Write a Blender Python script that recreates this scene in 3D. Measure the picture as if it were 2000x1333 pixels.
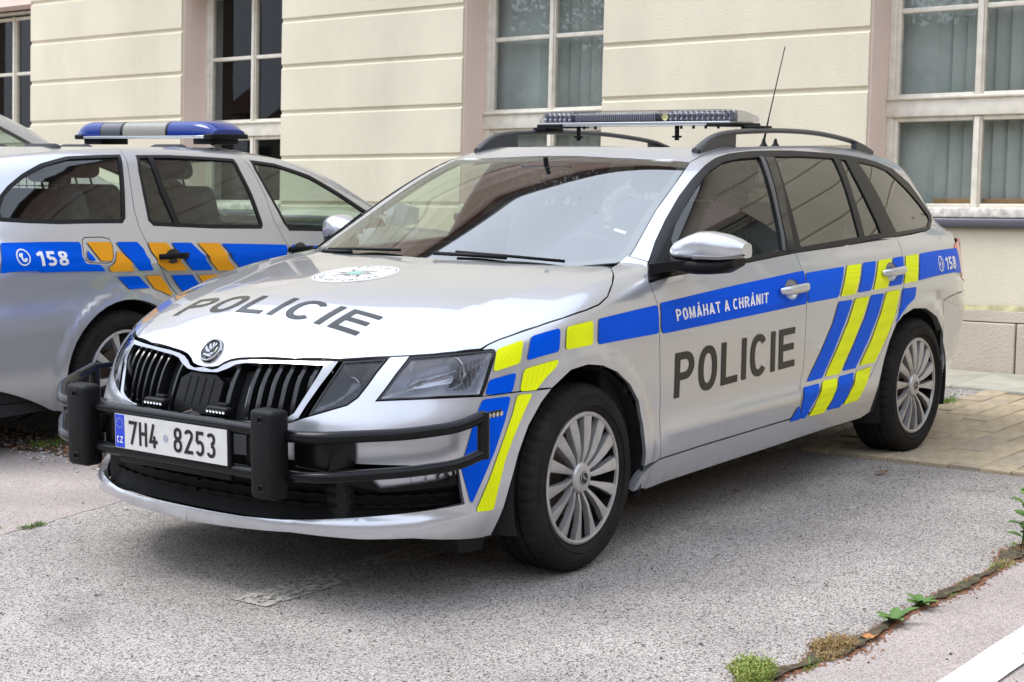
import bpy, math, random, json
import numpy as np
from mathutils import Vector, Matrix
from mathutils.geometry import delaunay_2d_cdt
for o in list(bpy.data.objects): bpy.data.objects.remove(o)
SC=bpy.context.scene; COL=SC.collection
random.seed(7); np.random.seed(7)
# ------------------------------------------------------------------ camera, sky, sun, exposure
def make_camera():
    px,py,pz,yaw,pitch,roll,f=4.3171,3.8623,1.3881,3.7928,-0.1174,0.0017,3163.83
    d=Vector((math.cos(pitch)*math.cos(yaw),math.cos(pitch)*math.sin(yaw),math.sin(pitch)))
    r=d.cross(Vector((0,0,1))).normalized(); u=r.cross(d)
    r2=r*math.cos(roll)+u*math.sin(roll); u2=-r*math.sin(roll)+u*math.cos(roll)
    cd=bpy.data.cameras.new('camera'); co=bpy.data.objects.new('camera',cd); COL.objects.link(co)
    m=Matrix((r2,u2,-d)).transposed().to_4x4(); m.translation=Vector((px,py,pz)); co.matrix_world=m
    cd.sensor_width=36; cd.lens=36*f/2000; cd.clip_start=.05; cd.clip_end=400
    cd.dof.use_dof=True; cd.dof.focus_distance=5.4; cd.dof.aperture_fstop=10
    SC.camera=co
make_camera()
SUN_EL=math.radians(58); SUN_ROT=math.radians(150)
W=bpy.data.worlds.new("World"); SC.world=W; W.use_nodes=True
nt=W.node_tree; nt.nodes.clear()
sky=nt.nodes.new('ShaderNodeTexSky'); sky.sky_type='NISHITA'; sky.sun_disc=False
sky.sun_elevation=SUN_EL; sky.sun_rotation=SUN_ROT; sky.air_density=1.2; sky.dust_density=3.5; sky.ozone_density=1.5
hs=nt.nodes.new('ShaderNodeHueSaturation'); hs.inputs['Saturation'].default_value=.30
tc=nt.nodes.new('ShaderNodeTexCoord'); nz=nt.nodes.new('ShaderNodeTexNoise'); nz.inputs['Scale'].default_value=2.2; nz.inputs['Detail'].default_value=6; nz.inputs['Roughness'].default_value=.55
rmp=nt.nodes.new('ShaderNodeMapRange'); rmp.inputs[1].default_value=.35; rmp.inputs[2].default_value=.68; rmp.inputs[3].default_value=0.0; rmp.inputs[4].default_value=1.0
mx=nt.nodes.new('ShaderNodeMix'); mx.data_type='RGBA'
mx.inputs[7].default_value=(9.3,10.3,12.2,1)      # bright overcast cloud
mf=nt.nodes.new('ShaderNodeMath'); mf.operation='MULTIPLY_ADD'; mf.inputs[1].default_value=.35; mf.inputs[2].default_value=.6
bg=nt.nodes.new('ShaderNodeBackground'); bg.inputs[1].default_value=.12
wo=nt.nodes.new('ShaderNodeOutputWorld'); L=nt.links.new
L(tc.outputs['Generated'],nz.inputs['Vector']); L(nz.outputs[0],rmp.inputs[0]); L(rmp.outputs[0],mf.inputs[0]); L(mf.outputs[0],mx.inputs[0])
L(sky.outputs[0],hs.inputs['Color']); L(hs.outputs[0],mx.inputs[6]); L(mx.outputs[2],bg.inputs[0]); L(bg.outputs[0],wo.inputs[0])
sl=bpy.data.lights.new('sun','SUN'); sl.energy=1.3; sl.angle=math.radians(28); sl.color=(1,.98,.95)
so=bpy.data.objects.new('sun',sl); COL.objects.link(so)
sd=Vector((math.sin(SUN_ROT)*math.cos(SUN_EL),math.cos(SUN_ROT)*math.cos(SUN_EL),math.sin(SUN_EL)))
so.rotation_euler=sd.to_track_quat('Z','Y').to_euler()
SC.view_settings.view_transform='Standard'; SC.view_settings.look='None'; SC.view_settings.gamma=1; SC.view_settings.exposure=0.84
SC.view_settings.use_curve_mapping=False
SC.render.engine='CYCLES'; SC.cycles.max_bounces=10; SC.cycles.transparent_max_bounces=16; SC.cycles.caustics_reflective=False; SC.cycles.caustics_refractive=False
SC.cycles.use_denoising=True; SC.cycles.sample_clamp_indirect=6
# ------------------------------------------------------------------ car body surfaces (metres, x forward, y across, z up)
def sp(xs,ys):
    """monotone-ish cubic (pchip) interpolator"""
    xs=np.array(xs,float);ys=np.array(ys,float)
    h=np.diff(xs);d=np.diff(ys)/h;m=np.zeros(len(xs))
    for i in range(1,len(xs)-1):
        if d[i-1]*d[i]>0:
            w1=2*h[i]+h[i-1];w2=h[i]+2*h[i-1];m[i]=(w1+w2)/(w1/d[i-1]+w2/d[i])
    m[0]=d[0];m[-1]=d[-1]
    def f(x):
        x=np.asarray(x,float);i=np.clip(np.searchsorted(xs,x)-1,0,len(xs)-2)
        t=(x-xs[i])/h[i];tc=np.clip(t,0,1)
        v=(1+2*tc)*(1-tc)**2*ys[i]+tc*(1-tc)**2*h[i]*m[i]+tc*tc*(3-2*tc)*ys[i+1]+tc*tc*(tc-1)*h[i]*m[i+1]
        return v+np.where(t<0,t*h[i]*m[0],0)+np.where(t>1,(t-1)*h[i]*m[-1],0)
    return f
def cs(xs,ys):
    """natural cubic spline"""
    xs=np.array(xs,float);ys=np.array(ys,float);n=len(xs);h=np.diff(xs)
    A=np.eye(n);b=np.zeros(n)
    for i in range(1,n-1):
        A[i,i-1]=h[i-1];A[i,i]=2*(h[i-1]+h[i]);A[i,i+1]=h[i]
        b[i]=6*((ys[i+1]-ys[i])/h[i]-(ys[i]-ys[i-1])/h[i-1])
    M=np.linalg.solve(A,b)
    def f(x):
        x=np.asarray(x,float);i=np.clip(np.searchsorted(xs,x)-1,0,n-2)
        xc=np.clip(x,xs[0],xs[-1]);a=(xs[i+1]-xc);c=(xc-xs[i]);H=h[i]
        v=(M[i]*a**3+M[i+1]*c**3)/(6*H)+(ys[i]/H-M[i]*H/6)*a+(ys[i+1]/H-M[i+1]*H/6)*c
        s0=(ys[1]-ys[0])/h[0]-h[0]*M[1]/6;s1=(ys[-1]-ys[-2])/h[-1]+h[-1]*M[-2]/6
        return v+np.minimum(x-xs[0],0)*s0+np.maximum(x-xs[-1],0)*s1
    return f
def ss(a,b,x):
    t=np.clip((x-a)/(b-a),0,1);return t*t*(3-2*t)
def fil(r,*ds):
    """filleted intersection: ds positive inside"""
    q=0;mn=ds[0]
    for d in ds: q=q+np.maximum(r-d,0)**2;mn=np.minimum(mn,d)
    return np.where(mn>=r,mn,r-np.sqrt(q))
plan=cs([-3.9,-3.7,-3.4,-3.1,-2.7,-2.2,-1.6,-1.0,-.4,0,.3,.5,.7,.9],[.70,.775,.832,.865,.889,.898,.899,.897,.893,.889,.876,.858,.83,.79])
prof=cs([.15,.22,.30,.36,.44,.55,.66,.74,.80,.85,.90,.95,1.0,1.05],[-.075,-.045,-.024,-.012,-.016,-.012,-.005,0,.001,-.002,-.014,-.029,-.05,-.075])
def Ys(x,z): return plan(x)+prof(z)-ss(-2.85,-3.5,x)*np.clip(.62-z,0,1)**1.3*.35+.009*(1-ss(.405,.445,np.hypot(x-.01,z-.315)))+.009*(1-ss(.405,.445,np.hypot(x+2.665,z-.30)))+.010*np.exp(-((z-.405-.012*ss(-.5,-1.5,x))/.028)**2)*ss(-.42,-.55,x)*ss(-2.1,-1.9,x)
hc=cs([-1.0,-.6,-.15,.16,.4,.6,.75,.83,.87,.9],[1.06,1.035,.993,.960,.923,.870,.807,.762,.715,.66])
def sop(t,w): return .5*(t+np.sqrt(t*t+w*w))-.5*w*np.exp(-np.abs(t)/w)
yr1=cs([-.25,.1,.4,.7,.86],[.19,.145,.112,.10,.075])
yr2=cs([-.4,-.1,.12,.43,.6,.75],[.735,.705,.666,.593,.53,.46])
def H(x,y):
    y=np.abs(y)
    k=.022+.030*ss(-.3,.75,x)
    v=np.minimum(hc(np.maximum(x,-.7)),1.03)-k*(y/.7)**2.2-.030*ss(.3,.85,x)*ss(.3,.8,y)-(.012+.045*ss(-.2,.6,x))*sop(y-yr1(x),.012)-(.05+.10*ss(-.2,.5,x))*sop(y-yr2(x),.014)
    return v
Fz=sp([.10,.17,.235,.262,.30,.34,.42,.50,.56,.65,.72,.78,.9],[.89,.918,.946,.946,.924,.918,.922,.923,.915,.885,.862,.835,.78])
bow=cs([0,.2,.4,.5,.6,.7,.78,.84,.88,.92],[0,.010,.047,.082,.135,.215,.315,.43,.54,.69])
def Fx(y,z):
    y=np.abs(y);return Fz(z)-bow(y)*(1+.15*ss(.4,.75,z))
Rz_=cs([0.1,.25,.45,.6,.8,1.0],[-3.5,-3.62,-3.74,-3.78,-3.73,-3.68])
rbow=cs([0,.3,.5,.65,.75,.85,.9],[0,.025,.08,.17,.285,.50,.74])
def Rx(y,z): return Rz_(z)+rbow(np.abs(y))
def fB(x,y,z):
    y=np.abs(y)
    side=Ys(x,z)-y
    top=H(x,y)-z
    fr=(Fx(y,z)-x)*.85
    rr=(x-Rx(y,z))*.85
    return fil(.06,side,top,fr,rr)
Yg_=cs([.88,.93,1.0,1.1,1.2,1.3,1.37,1.46],[.885,.872,.848,.808,.762,.706,.657,.58])
gtap=cs([-4,-3.6,-3.3,-3.0,-2.6,-2.0,-1.4,-.8,-.3,.2],[-.23,-.185,-.145,-.098,-.034,-.004,.0,-.004,-.012,-.03])
def Yg(x,z): return Yg_(z)+gtap(x)
rc=cs([-.9,-1.05,-1.25,-1.5,-1.9,-2.3,-2.7,-3.0,-3.3,-3.6,-3.8][::-1],[1.325,1.375,1.424,1.451,1.463,1.455,1.430,1.395,1.345,1.27,1.19][::-1])
def Rf(x,y): return rc(x)-.048*(np.abs(y)/.6)**2
def Wx(y,z):
    y=np.abs(y);t=(z-.985)/(1.367-.985)
    xc=-.165-.885*t-.05*t*(1-t)*4*.5
    k=.278*(1-t)/.752**2+.04*t/.59**2
    return xc-k*y*y
def Bx(y,z): # rear window x
    y=np.abs(y);t=(z-.95)/.4
    return -3.68+.30*t+.10*t*t+.31*(y/.7)**2.5
def fG(x,y,z):
    y=np.abs(y)
    return np.minimum(fil(.05,(Yg(x,z)-y)*.92,Rf(x,y)-z,(Wx(y,z)-x)*.4,(x-Bx(y,z))*.75),z-.8)
def fC(x,y,z):
    a=fB(x,y,z);b=fG(x,y,z);k=.0005+.07*ss(-2.2,-3.0,x)
    h=np.clip(.5+.5*(b-a)/k,0,1);return a*(1-h)+b*h+k*h*(1-h)
def lift(f,P,D,t0,t1,n=60,it=26):
    """march from P+D*t0 towards P+D*t1, return first point where f>=0 (nan if none)"""
    P=np.asarray(P,float);D=np.broadcast_to(np.asarray(D,float),P.shape)
    ts=np.linspace(t0,t1,n);lo=np.full(len(P),np.nan);hi=np.full(len(P),np.nan)
    fp=np.full(len(P),-1.)
    for i,t in enumerate(ts):
        q=P+D*t;v=f(q[:,0],q[:,1],q[:,2])
        m=np.isnan(hi)&(v>=0);hi[m]=t;lo[m]=ts[i-1] if i else t
    for _ in range(it):
        mid=(lo+hi)/2;q=P+D*mid[:,None];v=f(q[:,0],q[:,1],q[:,2])
        hi=np.where(v>=0,mid,hi);lo=np.where(v>=0,lo,mid)
    return P+D*hi[:,None]
plan2=cs([-1.1,-.95,-.75,-.4,0,.6,1.5,2.2,2.7,3.0,3.3],[.66,.77,.838,.868,.880,.884,.882,.878,.86,.80,.66])
prof2=cs([.15,.25,.35,.5,.66,.70,.8,.88,.93,.98,1.03],[-.06,-.03,-.012,-.004,-.001,-.006,0,.0,-.008,-.022,-.040])
Yg2_=cs([.93,1.0,1.1,1.2,1.3,1.38,1.45],[.872,.850,.812,.768,.715,.662,.595])
gt2=cs([-1.2,-.9,-.6,-.2,.4,1.5,2.5],[-.14,-.085,-.042,-.012,.0,.0,-.03])
rc2=cs([-1.1,-.8,-.5,-.1,.4,.9,1.3,1.6],[1.25,1.348,1.397,1.430,1.440,1.428,1.396,1.345])
hc2=cs([1.2,2.0,2.5,3.0,3.3,3.45],[1.04,1.01,.97,.88,.78,.70])
def fB2(x,y,z):
    y=np.abs(y)
    s=plan2(x)+prof2(z)+.010*(1-ss(.40,.44,np.hypot(x,z-.315)))+.010*(1-ss(.40,.44,np.hypot(x-2.578,z-.315)))-y
    t=np.minimum(hc2(x),1.02)-.04*(y/.7)**2.4-z
    return fil(.07,s,t,3.46-.30*(y/.8)**3-x,x+1.03-.13*(y/.8)**3)
def fG2(x,y,z):
    y=np.abs(y)
    return np.minimum(fil(.05,(Yg2_(z)+gt2(x)-y)*.92,rc2(x)-.05*(y/.6)**2-z,((2.42-(z-1.0)*2.15)-.28*(y/.75)**2-x)*.4,(x+1.0-.42*np.clip(z-.95,0,1)-.18*(y/.7)**2.5)*.75),z-.85)
def fC2(x,y,z):
    a=fB2(x,y,z);b=fG2(x,y,z);k=.0005+.05*ss(-.3,-.8,x)
    h=np.clip(.5+.5*(b-a)/k,0,1);return a*(1-h)+b*h+k*h*(1-h)
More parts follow.
